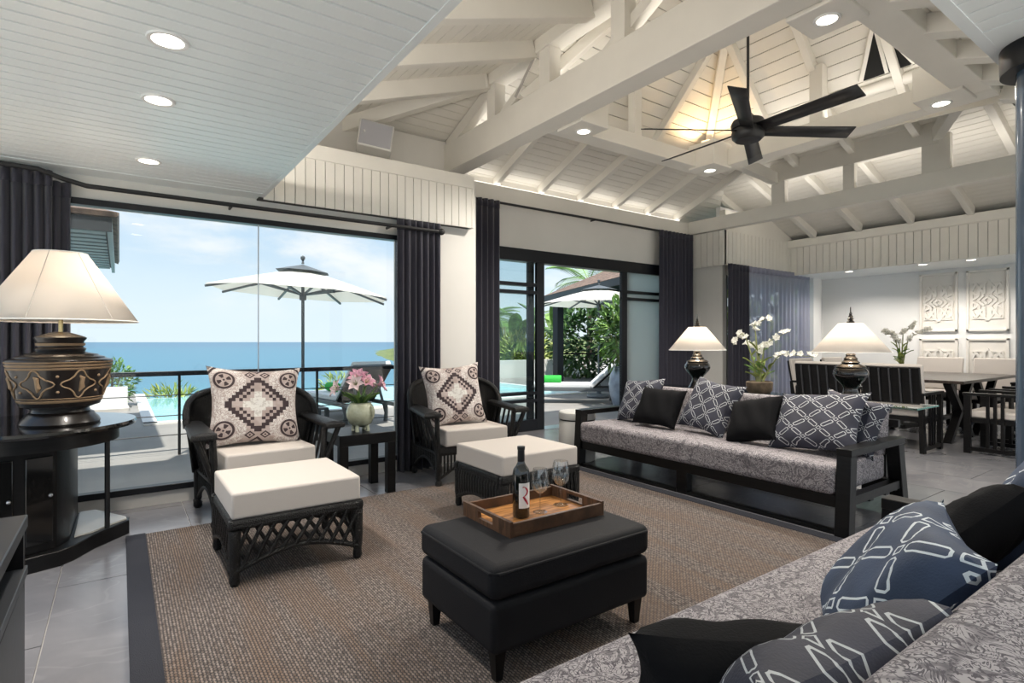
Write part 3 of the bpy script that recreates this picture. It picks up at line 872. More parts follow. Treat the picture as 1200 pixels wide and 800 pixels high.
# ================================================================== wicker armchairs
def arc(fn, n): return [fn(i / n) for i in range(n + 1)]
def make_armchair(label, loc, rz):
    t = thing('wicker_armchair', label, 'chair', loc, rz)
    hw, dp, sz = .335, .62, .30
    # legs
    for sx in (-1, 1):
        for y in (.03, dp):
            MB().lathe([(0, .0), (.02, .0), (.03, .015), (.03, .04), (.02, .055), (.026, .07), (.03, .30), (0, .30)], 12, (sx * hw, y)).obj('leg', 'wicker', t, True)
    MB().span(-hw, hw, .0, dp, sz - .03, sz + .03).obj('seat_deck', 'wicker', t, bevel=.01)
    # woven skirt with arched lower edge
    def skirt(p0, p1, strands, name):
        p0, p1 = Vector(p0), Vector(p1); s = MB(); n = 24
        lo = lambda u: .07 + .13 * math.sin(PI * u)
        s.tube([p0 + (p1 - p0) * (i / n) + Vector((0, 0, lo(i / n))) for i in range(n + 1)], .013, 8)
        s.tube([p0 + Vector((0, 0, .27)), p1 + Vector((0, 0, .27))], .013, 8)
        for i in range(strands):
            u = (i + .5) / strands; p = p0 + (p1 - p0) * u
            s.tube([p + Vector((0, 0, lo(u))), p + Vector((0, 0, .29))], .0085, 6)
        s.obj(name, 'wicker', t, True)
    skirt((-hw, .015, 0), (hw, .015, 0), 22, 'front_skirt')
    for sx in (-1, 1): skirt((sx * hw, .03, 0), (sx * hw, dp, 0), 18, 'side_skirt')
    # wrap-around back: barrel plan, rounded crest, dense ribs
    def plan(u):           # u 0..1 left to right round the back
        a = PI * (1.02 - 1.04 * u); return Vector((math.cos(a) * .40, .42 + math.sin(a) * .22, 0))
    def crest(u):
        q = abs(u - .5) * 2; return .61 + .24 * max(0, 1 - q ** 3.0) ** .8
    def shell(u, v):
        p = plan(u); zz = sz + (crest(u) - sz) * v; out = (p - Vector((0, .42, 0))); p = p + out * (.10 * v)
        return (p.x, p.y, zz)
    MB().grid(shell, 40, 10).obj('woven_back', 'wicker', t, True, solid=.012)
    s = MB()
    for i in range(49):
        u = i / 48
        if .12 < u < .88: s.tube([shell(u, v / 5) for v in range(6)], .007, 5)
    s.obj('back_ribs', 'wicker', t, True)
    MB().tube([shell(i / 40, 1) for i in range(41)], .024, 10).obj('back_rim', 'wicker', t, True)
    # flat woven arms flaring outwards
    for sx in (-1, 1):
        def arm(u, v):
            y = -.04 + u * .52; xo = .475 - .05 * u; xi = .345 - .01 * u
            return (sx * (xi + (xo - xi) * v), y, .60 + .02 * u - .012 * math.sin(PI * v) * -1)
        MB().grid(arm, 10, 6).obj('arm', 'wicker', t, True, solid=.035, bevel=.01)
        MB().tube([arm(0, 0), arm(0, 1), arm(.3, 1), arm(.6, 1), arm(1, 1)], .022, 8).obj('arm_rim', 'wicker', t, True)
        MB().tube([(sx * .455, -.02, .59), (sx * .40, .0, .44), (sx * .345, .03, .28)], .02, 8).obj('arm_strut', 'wicker', t, True)
        MB().tube([(sx * .36, .0, .59), (sx * .345, .02, .28)], .022, 8).obj('arm_post', 'wicker', t, True)
        s = MB()
        for i in range(5):
            y = .08 + i * .085; s.tube([(sx * .41, y, .59), (sx * .345, y + .01, .29)], .010, 6)
        s.obj('arm_spindles', 'wicker', t, True)
        MB().tube([(sx * hw, dp, .03), (sx * hw, dp + .05, .015), (sx * hw, dp + .075, .04)], .02, 8).obj('rear_scroll', 'wicker', t, True)
    cushion(t, 'seat_cushion', -.29, .29, -.02, .50, sz + .03, sz + .17, 'white_cushion', .016)
    return t
make_armchair('black wicker armchair beside the lamp table, with patterned cushion', (.84, 3.98, 0), R(4))
make_armchair('black wicker armchair in front of white wall, with patterned cushion', (2.47, 3.99, 0), R(-6))
pillow('patterned_pillow', 'beige medallion pillow on wicker armchair by the lamp table', .64, .58, .17, 'medallion', (.80, 4.24, .455), R(15), R(2), R(3))
pillow('patterned_pillow', 'beige medallion pillow on wicker armchair by the white wall', .58, .56, .17, 'medallion', (2.42, 4.24, .455), R(15), R(-6), R(-3))

def make_ottoman(label, loc, rz, style):
    t = thing('wicker_ottoman', label, 'ottoman', loc, rz)
    hx, hy = .305, .29
    for sx in (-1, 1):
        for sy in (-1, 1):
            MB().lathe([(0, 0), (.018, 0), (.026, .02), (.022, .06), (.028, .10), (.03, .27), (0, .27)], 10, (sx * hx, sy * hy)).obj('leg', 'wicker', t, True)
    s = MB()
    for y0 in (-hy, hy): s.box((0, y0, .295), (2 * hx + .06, .05, .055))
    for x0 in (-hx, hx): s.box((x0, 0, .295), (.05, 2 * hy - .05, .055))
    s.obj('rim', 'wicker', t, bevel=.018, seg=3)
    MB().span(-hx, hx, -hy, hy, .30, .318).obj('deck', 'wicker', t)
    sides = [((-hx, -hy), (hx, -hy)), ((hx, -hy), (hx, hy)), ((hx, hy), (-hx, hy)), ((-hx, hy), (-hx, -hy))]
    for k, (a, b) in enumerate(sides):
        a, b = Vector((*a, 0)), Vector((*b, 0)); s = MB(); n = 20; lo = lambda u: .07 + .075 * math.sin(PI * u)
        out = Vector((b.y - a.y, a.x - b.x, 0)).normalized() * .012
        P = lambda u, z: a + (b - a) * u + Vector((0, 0, z))
        s.tube([P(i / n, lo(i / n)) + out for i in range(n + 1)], .015, 8)
        if style == 'lattice':
            m_ = 10
            for i in range(-2, m_ + 1):
                for sg in (1, -1):
                    pts = []
                    for q in range(9):
                        u = (i + .5 + (q / 8 * 1.5 if sg > 0 else 1.5 - q / 8 * 1.5)) / m_
                        if 0 <= u <= 1:
                            z = lo(u) + (.28 - lo(u)) * q / 8
                            pts.append(P(u, z) + out * (1 + .4 * sg))
                    if len(pts) > 1: s.tube(pts, .0105, 6)
        else:
            for i in range(17):
                u = (i + .5) / 17
                s.tube([P(u + .008 * (-1) ** q, lo(u) + (.28 - lo(u)) * q / 4) + out * (1 + .8 * math.sin(PI * q / 4)) for q in range(5)], .0135, 6)
        s.obj('woven_side', 'wicker', t, True)
    cushion(t, 'cushion', -hx - .015, hx + .015, -hy - .01, hy + .01, .318, .45, 'white_cushion', .014)
    return t
make_ottoman('black wicker ottoman with diamond lattice sides and white cushion', (.76, 3.255, .014), R(0), 'lattice')
make_ottoman('black wicker ottoman with upright woven sides and white cushion', (2.31, 3.20, .014), R(0), 'ribs')

# ================================================================== side table with lilies
st = thing('side_table', 'square black wooden side table holding the lily vase', 'table', (1.57, 4.335, 0))
MB().span(-.225, .225, -.215, .215, .405, .488).obj('top', 'black_wood', st, bevel=.004)
for sx in (-1, 1):
    for sy in (-1, 1): MB().span(sx * .19 - .033, sx * .19 + .033, sy * .18 - .033, sy * .18 + .033, 0, .405).obj('leg', 'black_wood', st, bevel=.003)
vs = thing('vase', 'pale green crackled ceramic vase on small feet', 'vase', (1.57, 4.30, .488))
MB().lathe([(.0, .035), (.05, .035), (.085, .06), (.108, .11), (.112, .15), (.10, .195), (.082, .218), (.088, .228), (.082, .226), (.074, .218), (.09, .19), (.10, .15), (.0, .05)], 32).obj('body', 'celadon', vs, True)
for k in range(4):
    a = R(45 + 90 * k); MB().tube([(.052 * math.cos(a), .052 * math.sin(a), .06), (.062 * math.cos(a), .062 * math.sin(a), .02), (.06 * math.cos(a), .06 * math.sin(a), 0)], [.02, .014, .018], 8).obj('foot', 'celadon', vs, True)
for a in (-60, 120):
    a = R(a); d = Vector((math.cos(a), math.sin(a), 0))
    MB().tube([d * .10 + Vector((0, 0, .20)), d * .118 + Vector((0, 0, .185)), d * .124 + Vector((0, 0, .15)), d * .118 + Vector((0, 0, .12))], .008, 6).obj('handle', 'celadon', vs, True)
rnd = random.Random(3)
def petal(mb, o, d, up, L, wd, curl, n=4):
    d = d.normalized(); side = d.cross(up).normalized(); nr = side.cross(d)
    def f(u, v):
        c = L * u; ww = wd * math.sin(PI * min(1, .12 + u * .88)) * (v - .5)
        return o + d * (c * (1 - .25 * u * curl)) + side * ww + nr * (L * (.35 * u - curl * u * u)) + nr * (abs(v - .5) * wd * .5)
    mb.grid(f, n, 2)
bq = thing('lily_bouquet', 'bunch of pink lilies with green leaves in the crackled vase', 'flowers', (1.57, 4.30, .62))
for k in range(8):
    a = 2 * PI * k / 8 + .3; r_ = .035 + .11 * (k % 2) + (.03 if k % 3 == 0 else 0)
    c = Vector((r_ * math.cos(a) * .95, r_ * math.sin(a) * .7, .20 + .07 * (1 - r_ / .17) + .015 * (k % 3)))
    ax = (Vector((c.x * 2.2, c.y * 1.2 - .10, .13))).normalized(); mb = MB(); o1 = ax.orthogonal().normalized(); o2 = ax.cross(o1)
    for q in range(6):
        b = 2 * PI * q / 6; dd_ = (o1 * math.cos(b) + o2 * math.sin(b)) * .9 + ax * .8
        petal(mb, c, dd_, ax, .105, .052, .55)
    f = mb.obj('lily', 'lily_pale' if k in (0, 3, 5) else 'lily_pink', bq, True)
    s = MB()
    for q in range(5):
        b = 2 * PI * q / 5; e = c + ax * .055 + (o1 * math.cos(b) + o2 * math.sin(b)) * .018; s.tube([c, e], .002, 4)
    s.obj('stamens', 'leaf_lime', f)
    MB().tube([(0, 0, -.05), c * .5 + Vector((0, 0, .03)), c], .004, 5).obj('stem', 'leaf_mid', bq, True)
for k in range(14):
    a = 2 * PI * k / 14; mb = MB(); d = Vector((math.cos(a), math.sin(a), .55 + .3 * rnd.random()))
    petal(mb, Vector((.03 * math.cos(a), .03 * math.sin(a), .07)), d, Vector((0, 0, 1)), .15 + .04 * rnd.random(), .04, .35)
    mb.obj('leaf', 'leaf_mid' if k % 2 else 'leaf_dark', bq, True)

# ================================================================== demilune console with the big lamp
dc_ = thing('console_table', 'black demilune console table under the big patterned lamp', 'table', (-.42, 4.1, 0))
MB().lathe([(0, .70), (.44, .70), (.50, .712), (.505, .725), (.50, .74), (0, .742)], 64).obj('top', 'black_gloss', dc_, True)
MB().lathe([(.0, .63), (.42, .63), (.42, .70), (0, .70)], 48).obj('apron', 'black_wood', dc_, True)
bod = [(-.44, .45), (-.44, -.02), (-.36, -.20), (-.20, -.30), (.0, -.31), (.14, -.24), (.19, -.12), (.20, .45)]
MB().prism(bod, .08, .63).obj('cabinet_body', 'black_wood', dc_, bevel=.01)
for (p, q) in ((2, 3), (3, 4), (4, 5)):
    a, b = Vector((*bod[p], .36)), Vector((*bod[q], .36)); a2_, b2_ = a + (b - a) * .12, b - (b - a) * .12
    out = Vector((b.y - a.y, a.x - b.x, 0)).normalized() * .008
    d_ = MB().beam(a2_ + out, b2_ + out, .016, .46).obj('door', 'black_gloss', dc_, bevel=.004)
    e = b2_ - (b - a) * .08 + out * 2.2; MB().ball((e.x, e.y, .38), .010, 6).obj('knob', 'steel', d_, True)
pl = [(-.46, .47), (-.46, -.06), (-.38, -.24), (-.21, -.34), (.02, -.35), (.16, -.30), (.22, -.24), (.30, -.10), (.40, .02), (.47, .10), (.47, .18), (.30, .47)]
MB().prism(pl, 0, .085).obj('plinth', 'black_wood', dc_, bevel=.006)
MB().prism([(.21, -.10), (.29, -.06), (.38, .05), (.455, .12), (.45, .17), (.29, .45), (.21, .45)], .0855, .094).obj('shelf', 'marble', dc_)
MB().tube([(.36, -.02, .09), (.36, -.02, .70)], .014, 10).obj('post', 'black_metal', dc_, True)

def shade(parent, z0, z1, r0, r1, seams=6):
    s = MB().lathe([(r0, z0), (r1, z1)], 48).obj('lamp_shade', 'lamp_shade', parent, True, solid=.003)
    for k in range(seams):
        a = 2 * PI * k / seams + .2
        MB().tube([(math.cos(a) * (r0 + .001), math.sin(a) * (r0 + .001), z0), (math.cos(a) * (r1 + .001), math.sin(a) * (r1 + .001), z1)], .002, 5).obj('seam', 'shade_seam', s)
    for r_, z_e in ((r0, z0), (r1, z1)): MB().tube([(math.cos(2 * PI * i / 40) * r_, math.sin(2 * PI * i / 40) * r_, z_e) for i in range(40)], .004, 6, True).obj('trim', 'white_canvas', s, True)
lp = thing('table_lamp', 'large black and gold patterned urn lamp with white shade', 'lamp', (-.27, 4.0, .742))
Z0 = .742
k_ = .0048
def lz(v): return 1.2 + (400 - v) * k_ - Z0
body = [(0, 0), (.178, 0), (.182, .01), (.172, .03), (.158, .045), (.15, .06), (.135, .068), (.128, .085), (.15, .095), (.178, .105), (.186, .125), (.205, .20), (.222, .275), (.236, .335), (.240, .352), (.236, .358), (.205, .366), (.20, .374), (.175, .38), (.168, .388), (.13, .395), (.11, .402), (.112, .408), (.115, .418), (.11, .425), (.102, .428), (.106, .46), (.116, .472), (.118, .48), (.11, .485), (.07, .50), (.03, .512), (0, .512)]
bo = MB().lathe(body, 64).obj('urn_body', 'brown_lacquer', lp, True)
def rad(z):
    for (r0, z0), (r1, z1) in zip(body[10:], body[11:]):
        if z0 <= z <= z1: return r0 + (r1 - r0) * (z - z0) / max(1e-6, z1 - z0)
    return .2
def ringband(z0, z1, name='gold_band', mt='gold_paint'):
    MB().lathe([(rad(z0) + .0005, z0), (rad(z0) + .003, z0 + .002), (rad(z1) + .003, z1 - .002), (rad(z1) + .0005, z1)], 64).obj(name, mt, bo, True)
ringband(.126, .140); ringband(.146, .152); ringband(.305, .316); ringband(.321, .334); ringband(.340, .348)
MB().lathe([(.1065, .434), (.109, .435), (.1115, .448), (.109, .449)], 48).obj('gold_band', 'gold_paint', bo, True)
def wrap(a, z, off=.002): r_ = rad(z) + off; return (r_ * math.cos(a), r_ * math.sin(a), z)
nq = 7; zc, hz = .229, .070
for k in range(nq):
    a0 = 2 * PI * k / nq + R(-64); ra = .36
    pts = []
    for i in range(48):
        th = 2 * PI * i / 48; sx_, sz_ = math.cos(th), math.sin(th)
        rr = .82 + .20 * math.cos(4 * th) + .05 * math.cos(8 * th)
        pts.append(wrap(a0 + sx_ * rr * ra, zc + sz_ * rr * hz))
    MB().tube(pts, .0042, 6, True).obj('quatrefoil', 'gold_paint', bo, True)
    fp = [wrap(a0 + ra * q[0], zc + hz * q[1], .001) for q in ((-.05, .62), (.14, .45), (.12, .1), (.16, -.25), (.02, -.6))]
    MB().tube(fp, [.004, .013, .011, .014, .003], 6, flat=1).obj('figure', 'gold_paint', bo, True)
    for sz_ in (-1, 1):
        a_ = a0 + PI / nq; MB().ball(wrap(a_, zc + sz_ * .042, .0), .008, 5).obj('rosette', 'gold_paint', bo, True)
MB().tube([(0, 0, .50), (0, 0, .60)], .011, 10).obj('neck', 'brass', lp, True)
shade(lp, lz(376), lz(297), .362, .122, 6)
MB().ball((0, 0, .70), .035, 8).obj('bulb', 'bulb', lp, True)
lamp('glow', 'POINT', lp, (0, 0, .74), 3.4, (1, .80, .58), .05)

# left foreground cabinet
cb = thing('sideboard', 'low dark grey sideboard standing beside the rug edge', 'cabinet', (-.62, 1.6, 0))
MB().span(-.36, .36, -.94, .94, .555, .60).obj('top', 'sideboard_grey', cb, bevel=.004)
MB().span(-.34, .34, -.90, .90, .0, .40).obj('body', 'black_wood', cb, bevel=.004)
MB().span(-.36, .36, -.94, .94,   .395, .425).obj('shelf', 'sideboard_grey', cb, bevel=.003)
for y in (-.92, .0, .92): MB().span(-.34, .352, y - .018, y + .018, .0, .556).obj('upright', 'black_wood', cb)
for y in (-.47, .47):
    d_ = MB().span(.335, .355, y - .42, y + .42, .03, .38).obj('door', 'black_wood', cb, bevel=.004)

# ================================================================== black pouf, tray, wine
pf = thing('pouf', 'large black upholstered ottoman with loose top cushion', 'ottoman', (1.43, 1.845, .014))
px_, py_ = .395, .28
MB().span(-px_, px_, -py_, py_, .105, .285).obj('base', 'pouf_leather', pf, bevel=.025, seg=4)
MB().span(-px_ - .005, px_ + .005, -py_ - .005, py_ + .005, .29, .415).obj('top_cushion', 'pouf_leather', pf, bevel=.035, seg=5)
for z in (.388,):
    r_ = .02; pts = [(-px_ - .001, -py_ + r_, z), (-px_ + r_, -py_ - .001, z), (px_ - r_, -py_ - .001, z), (px_ + .001, -py_ + r_, z), (px_ + .001, py_ - r_, z), (px_ - r_, py_ + .001, z), (-px_ + r_, py_ + .001, z), (-px_ - .001, py_ - r_, z)]
    MB().tube(pts, .007, 8, True).obj('piping', 'pouf_leather', pf, True)
for sx in (-1, 1):
    for sy in (-1, 1):
        x, y = sx * (px_ - .045), sy * (py_ - .045); mb = MB(); k = len(mb.v)
        for z, h in ((0, .014), (.11, .023)):
            mb.v += [(x - h, y - h, z), (x + h, y - h, z), (x + h, y + h, z), (x - h, y + h, z)]
        mb.f += [(3, 2, 1, 0), (4, 5, 6, 7)] + [(i, (i + 1) % 4, 4 + (i + 1) % 4, 4 + i) for i in range(4)]
        mb.obj('leg', 'black_wood', pf)
TZ = .429
tr = thing('serving_tray', 'rustic wooden serving tray with cut-out handles on black pouf', 'tray', (1.50, 1.945, TZ))
MB().span(-.24, .24, -.165, .165, .0, .012).obj('floor', 'tray_floor', tr)
MB().span(-.245, .245, -.18, -.165, 0, .055).obj('side', 'tray_wood', tr, bevel=.003)
MB().span(-.245, .245, .165, .18, 0, .055).obj('side', 'tray_wood', tr, bevel=.003)
for sx in (-1, 1):
    x0, x1 = sorted((sx * .24, sx * .255)); mb = MB()
    mb.span(x0, x1, -.18, -.055, 0, .062).span(x0, x1, .055, .18, 0, .062).span(x0, x1, -.055, .055, 0, .02).span(x0, x1, -.055, .055, .048, .062)
    mb.obj('handle_side', 'tray_wood', tr)
wb = thing('wine_bottle', 'dark wine bottle with white label and red letter', 'bottle', (1.42, 1.93, TZ + .0125))
bp_ = [(0, .0), (.034, 0), (.0375, .006), (.0375, .185), (.034, .205), (.022, .222), (.0155, .236), (.0145, .29), (.0165, .292), (.0165, .302), (.0, .303)]
MB().lathe(bp_, 40).obj('glass', 'bottle_glass', wb, True)
MB().lathe([(.0152, .238), (.0158, .24), (.0152, .289), (.0172, .291), (.0172, .304), (0, .3045)], 32).obj('capsule', 'black_metal', wb, True)
LA = R(-98)      # label faces this way
MB().lathe([(.0379, .045), (.0379, .152)], 16, (0, 0), LA - .75, LA + .75).obj('label', 'paper', wb, True)
def on_lab(x, z, off=.0383): a = LA + x / .0379; return (off * math.cos(a), off * math.sin(a), z)
def stroke(mb, pts, wds):
    k = len(mb.v)
    for i, (x, z) in enumerate(pts):
        a = pts[max(0, i - 1)]; b = pts[min(len(pts) - 1, i + 1)]; dx, dz = b[0] - a[0], b[1] - a[1]; L = math.hypot(dx, dz) or 1
        nx, nz = -dz / L * wds[i] / 2, dx / L * wds[i] / 2
        mb.v += [on_lab(x + nx, z + nz), on_lab(x - nx, z - nz)]
    for i in range(len(pts) - 1): mb.f.append((k + 2 * i, k + 2 * i + 1, k + 2 * i + 3, k + 2 * i + 2))
mb = MB(); n = 18
stroke(mb, [(-.009 + .020 * math.sin(PI * i / n) ** .8, .138 - .044 * i / n) for i in range(n + 1)], [.002 + .008 * math.sin(PI * i / n) for i in range(n + 1)])
stroke(mb, [(-.010 + .025 * i / 8, .095 - .036 * (i / 8) ** 1.1) for i in range(9)], [.003 + .007 * math.sin(PI * (.15 + .7 * i / 8)) for i in range(9)])
stroke(mb, [(-.010, .138 - .002 * i) for i in range(4)], [.004] * 4)
mb.obj('letter', 'red_ink', wb)
def wine_glass(label, x, y, s=1.0):
    t = thing('wine_glass', label, 'glass', (x, y, TZ + .0125))
    MB().lathe([(r_ * s, z * s) for r_, z in ((.0, .0), (.034, .0), (.034, .002), (.012, .006), (.004, .012), (.0035, .085), (.006, .092))], 28).obj('foot', 'wine_glass', t, True)
    MB().lathe([(r_ * s, z * s) for r_, z in ((.0, .09), (.014, .092), (.030, .105), (.0405, .13), (.042, .148), (.039, .175), (.033, .205), (.0322, .205), (.038, .175), (.041, .148), (.0395, .131), (.029, .107), (.012, .095), (0, .093))], 32).obj('bowl', 'wine_glass', t, True)
wine_glass('empty wine glass right beside the bottle', 1.525, 1.93, .95)
wine_glass('empty wine glass at the handle end of the tray', 1.67, 1.96, 1.0)

# ================================================================== sofas
def make_sofa(label, loc, rz, L, D=.86):
    """runs along local x, faces local -y"""
    t = thing('daybed_sofa', label, 'sofa', loc, rz); h = L / 2
    for sx in (-1, 1):
        x = sx * (h - .04); a = .515
        MB().beam((x, .04, 0), (x, .075, a), .085, .085, (1, 0, 0)).obj('leg', 'black_wood', t, bevel=.004)
        MB().beam((x, D + .02, 0), (x, D - .08, a), .085, .085, (1, 0, 0)).obj('leg', 'black_wood', t, bevel=.004)
        MB().span(x - .045, x + .045, .03, D - .02, a - .02, a + .025).obj('arm', 'black_wood', t, bevel=.004)
        MB().span(x - .03, x + .03, .06, D - .04, .19, .245).obj('side_rail', 'black_wood', t)
    MB().span(-h + .03, h - .03, .03, .09, .17, .245).obj('front_rail', 'black_wood', t, bevel=.004)
    MB().span(-h + .03, h - .03, D - .1, D - .04, .17, .245).obj('rear_rail', 'black_wood', t)
    MB().span(-.05, .05, .03, .10, .0, .18).obj('middle_leg', 'black_wood', t, bevel=.004)
    MB().span(-h + .03, h - .03, .035, .075, .0, .028).obj('floor_rail', 'black_wood', t)
    cushion(t, 'seat_cushion', -h + .085, h - .085, .0, D - .1, .245, .43, 'damask', .035)
    bc = MB().box((0, D - .10, .58), (2 * h - .18, .17, .36), Matrix.Rotation(R(-8), 3, 'X')).obj('back_cushion', 'damask', t, bevel=.04, seg=4)
    for z in (.40, .60): MB().span(-h + .04, h - .04, D - .015, D + .02, z, z + .05).obj('back_rail', 'black_wood', t)
    for x in (-h * .5, 0, h * .5): MB().span(x - .03, x + .03, D - .015, D + .02, .2, .64).obj('back_post', 'black_wood', t)
    return t
make_sofa('long damask sofa with black frame, backing onto the console with two lamps', (3.585, 2.78, .0), -PI / 2, 2.48)
make_sofa('long damask sofa with black frame beside the slate column', (1.40, 1.03, .0), PI, 2.62)
def sp1(label, y, w_, h_, mt, roll, dx=0, tilt=28, yaw=0, name='throw_pillow'):
    pillow(name, label, w_, h_, .17, mt, (3.97 + dx, y, .445), R(tilt), -PI / 2 + R(yaw), R(roll))
CH, BK = 'chain_cushion', 'black_cloth'
sp1('navy chain-lattice pillow at the drum stool end of the far sofa', 3.62, .46, .44, CH, -6, .02)
sp1('black pillow between two navy lattice pillows on the far sofa', 3.28, .46, .38, BK, 2, -.10, 30, 6)
sp1('navy chain-lattice pillow with black pillow on each side of it', 2.82, .50, .48, CH, 8, -.04, 28, -4)
sp1('slumped black pillow under the orchid side of the largest navy lattice pillow', 2.38, .42, .38, BK, -14, -.13, 34, -8)
sp1('large navy chain-lattice pillow by the far sofa arm below the right lamp', 1.93, .64, .46, CH, -6, -.12, 32, -8)
sp1('navy chain-lattice pillow tucked behind the largest one at the far sofa arm', 1.76, .42, .40, CH, 12, .10, 16, 4)
def sp2(label, x, w_, h_, mt, tilt, yaw, y=.66, z=.445, roll=0):
    pillow('throw_pillow', label, w_, h_, .17, mt, (x, y, z), R(tilt), PI + R(yaw), R(roll))
CB = 'chain_cushion_blue'
sp2('blue chain-lattice pillow at the sofa end beside the slate column', 2.47, .46, .46, CB, 30, 8, .62)
sp2('small black pillow wedged between two blue lattice pillows', 2.17, .36, .36, BK, 38, -4, .70, .44, 40)
sp2('large blue chain-lattice pillow lying back on the sofa with loose black backing', 1.47, .50, .43, CB, 40, 26, .68)
sp2('black pillow spread flat in front of a folded blue lattice pillow', 1.00, .46, .22, BK, 18, -38, .63)
sp2('folded dark lattice pillow leaning on a spread black pillow', .90, .50, .36, CH, 30, -6, .52, .46)

# ================================================================== drum stool, console, lamps, orchids
ds = thing('drum_stool', 'white ceramic drum stool behind the arm of the far sofa', 'stool', (3.80, 4.20, 0))
MB().lathe([(0, 0), (.17, 0), (.18, .01), (.19, .20), (.185, .40), (.182, .405)], 40).obj('body', 'drum_white', ds, True)
MB().lathe([(.176, .405), (.176, .422), (.0, .422)], 40).obj('seam', 'black_metal', ds, True)
MB().lathe([(.0, .42), (.188, .42), (.19, .43), (.186, .485), (.175, .495), (0, .498)], 40).obj('lid', 'drum_white', ds, True)
ct = thing('console', 'black console with green edged glass top behind the far sofa', 'table', (4.76, 2.75, 0))
MB().span(-.20, .20, -1.24, 1.24, .716, .728).obj('glass_top', 'table_glass', ct)
g_ = MB().span(-.202, .202, -1.243, -1.24, .716, .728).obj('glass_edge', 'glass_edge', ct)
MB().span(-.17, .17, -.95, .95, .64, .715).obj('apron', 'black_wood', ct, bevel=.004)
for sx in (-1, 1):
    for sy in (-1, 1): MB().span(sx * .14 - .03, sx * .14 + .03, sy * .90 - .03, sy * .90 + .03, 0, .64).obj('leg', 'black_wood', ct)
MB().span(-.15, .15, -.9, .9, .12, .15).obj('shelf', 'black_wood', ct)
def urn_lamp(label, x, y):
    t = thing('table_lamp', label, 'lamp', (x, y, .729))
    prof = [(0, 0), (.085, 0), (.088, .012), (.075, .03), (.068, .05), (.055, .07), (.05, .10), (.062, .125), (.085, .15), (.115, .185), (.125, .21), (.122, .235), (.108, .255), (.102, .262), (.108, .268), (.10, .278), (.07, .29), (.06, .30), (.066, .306), (.05, .318), (.046, .33), (.05, .336), (.036, .348), (.032, .36), (.036, .366), (.022, .38), (.014, .40), (.0, .40)]
    MB().lathe(prof, 48).obj('urn_body', 'black_ceramic', t, True)
    MB().tube([(0, 0, .40), (0, 0, .46)], .008, 8).obj('neck', 'brass', t, True)
    s0 = .385
    sh = MB().lathe([(.275, s0), (.085, s0 + .23)], 40).obj('lamp_shade', 'lamp_shade', t, True, solid=.003)
    MB().tube([(math.cos(2 * PI * i / 40) * .275, math.sin(2 * PI * i / 40) * .275, s0) for i in range(40)], .004, 6, True).obj('trim', 'white_canvas', sh, True)
    fz_ = s0 + .225
    MB().lathe([(0, fz_), (.02, fz_), (.03, fz_ + .015), (.018, fz_ + .03), (.024, fz_ + .04), (.014, fz_ + .052), (.018, fz_ + .06), (.009, fz_ + .072), (.012, fz_ + .08), (.005, fz_ + .095), (.003, fz_ + .135), (0, fz_ + .137)], 16).obj('finial', 'black_ceramic', t, True)
    MB().ball((0, 0, s0 + .09), .03, 8).obj('bulb', 'bulb', t, True)
    lamp('glow', 'POINT', t, (0, 0, s0 + .12), 9, (1, .80, .58), .04)
    return t
urn_lamp('black urn lamp with pagoda finial near the sliding doors', 4.74, 3.45)
urn_lamp('black urn lamp with pagoda finial in front of the dining chairs', 4.74, 2.02)

def orchid(label, loc, stems, seed, basket='bark', scale=1.0):
    rd = random.Random(seed)
    t = thing('orchid', label, 'plant', loc)
    MB().lathe([(0, 0), (.09, 0), (.11, .03), (.115, .10), (.10, .11), (.09, .09), (0, .09)], 20).obj('pot', basket, t, True)
    fm = None
    for k, (dx, dy, top, bend) in enumerate(stems):
        P = [Vector((dx * .10, dy * .10, .08)), Vector((dx * .35, dy * .35, top * .55)), Vector((dx * .75, dy * .75, top * .92)), Vector((dx, dy, top)), Vector((dx + bend[0] * .5, dy + bend[1] * .5, top + bend[2] * .6)), Vector((dx + bend[0], dy + bend[1], top + bend[2]))]
        MB().tube(P, [.011, .009, .006, .004, .003, .002], 6).obj('stem', 'stalk', t, True)
        m_ = 8
        for i in range(m_):
            u = i / (m_ - 1); q = P[2].lerp(P[3], min(1, u * 3)) if u < .33 else (P[3].lerp(P[4], (u - .33) * 3) if u < .66 else P[4].lerp(P[5], (u - .66) * 3))
            if fm is None:
                mb = MB()
                for a in range(5):
                    b = 2 * PI * a / 5; petal(mb, Vector((0, 0, 0)), Vector((math.cos(b), math.sin(b), .25)), Vector((0, 0, 1)), .036 if a % 2 else .03, .03, .25, 3)
                mb.lathe([(.001, .0), (.006, .006), (.004, .016), (.0, .018)], 6)
                fm = mb.mesh('flower', 'orchid_white', True)
            f = link('flower', fm, t); f.location = q + Vector((rd.uniform(-.015, .015), rd.uniform(-.015, .015), rd.uniform(-.012, .012)))
            f.rotation_euler = (R(52) + rd.uniform(-.5, .5), rd.uniform(-.5, .5), rd.uniform(-1.9, -.3)); f.scale = (scale * rd.uniform(1.0, 1.35),) * 3
        for i in range(5):
            u = .15 + .14 * i; q = P[0].lerp(P[1], u * 1.6) if u < .6 else P[1].lerp(P[2], (u - .6) * 1.4)
            mb = MB(); a = rd.uniform(0, 2 * PI); petal(mb, q, Vector((math.cos(a), math.sin(a), rd.uniform(.3, 1.1))), Vector((0, 0, 1)), rd.uniform(.10, .15), .042, .3)
            mb.obj('leaf', 'leaf_mid' if i % 2 else 'leaf_lime', t, True)
    return t
orchid('potted white orchid with long cane stems on the console between the lamps', (4.76, 2.80, .729),
       [(-.03, .16, .55, (.02, .10, -.10)), (-.02, .04, .62, (.0, -.14, .06)), (.0, -.06, .45, (.0, -.20, .10)), (.04, -.20, .36, (.02, -.26, -.02)), (.03, .02, .40, (.0, .12, .05))], 4)

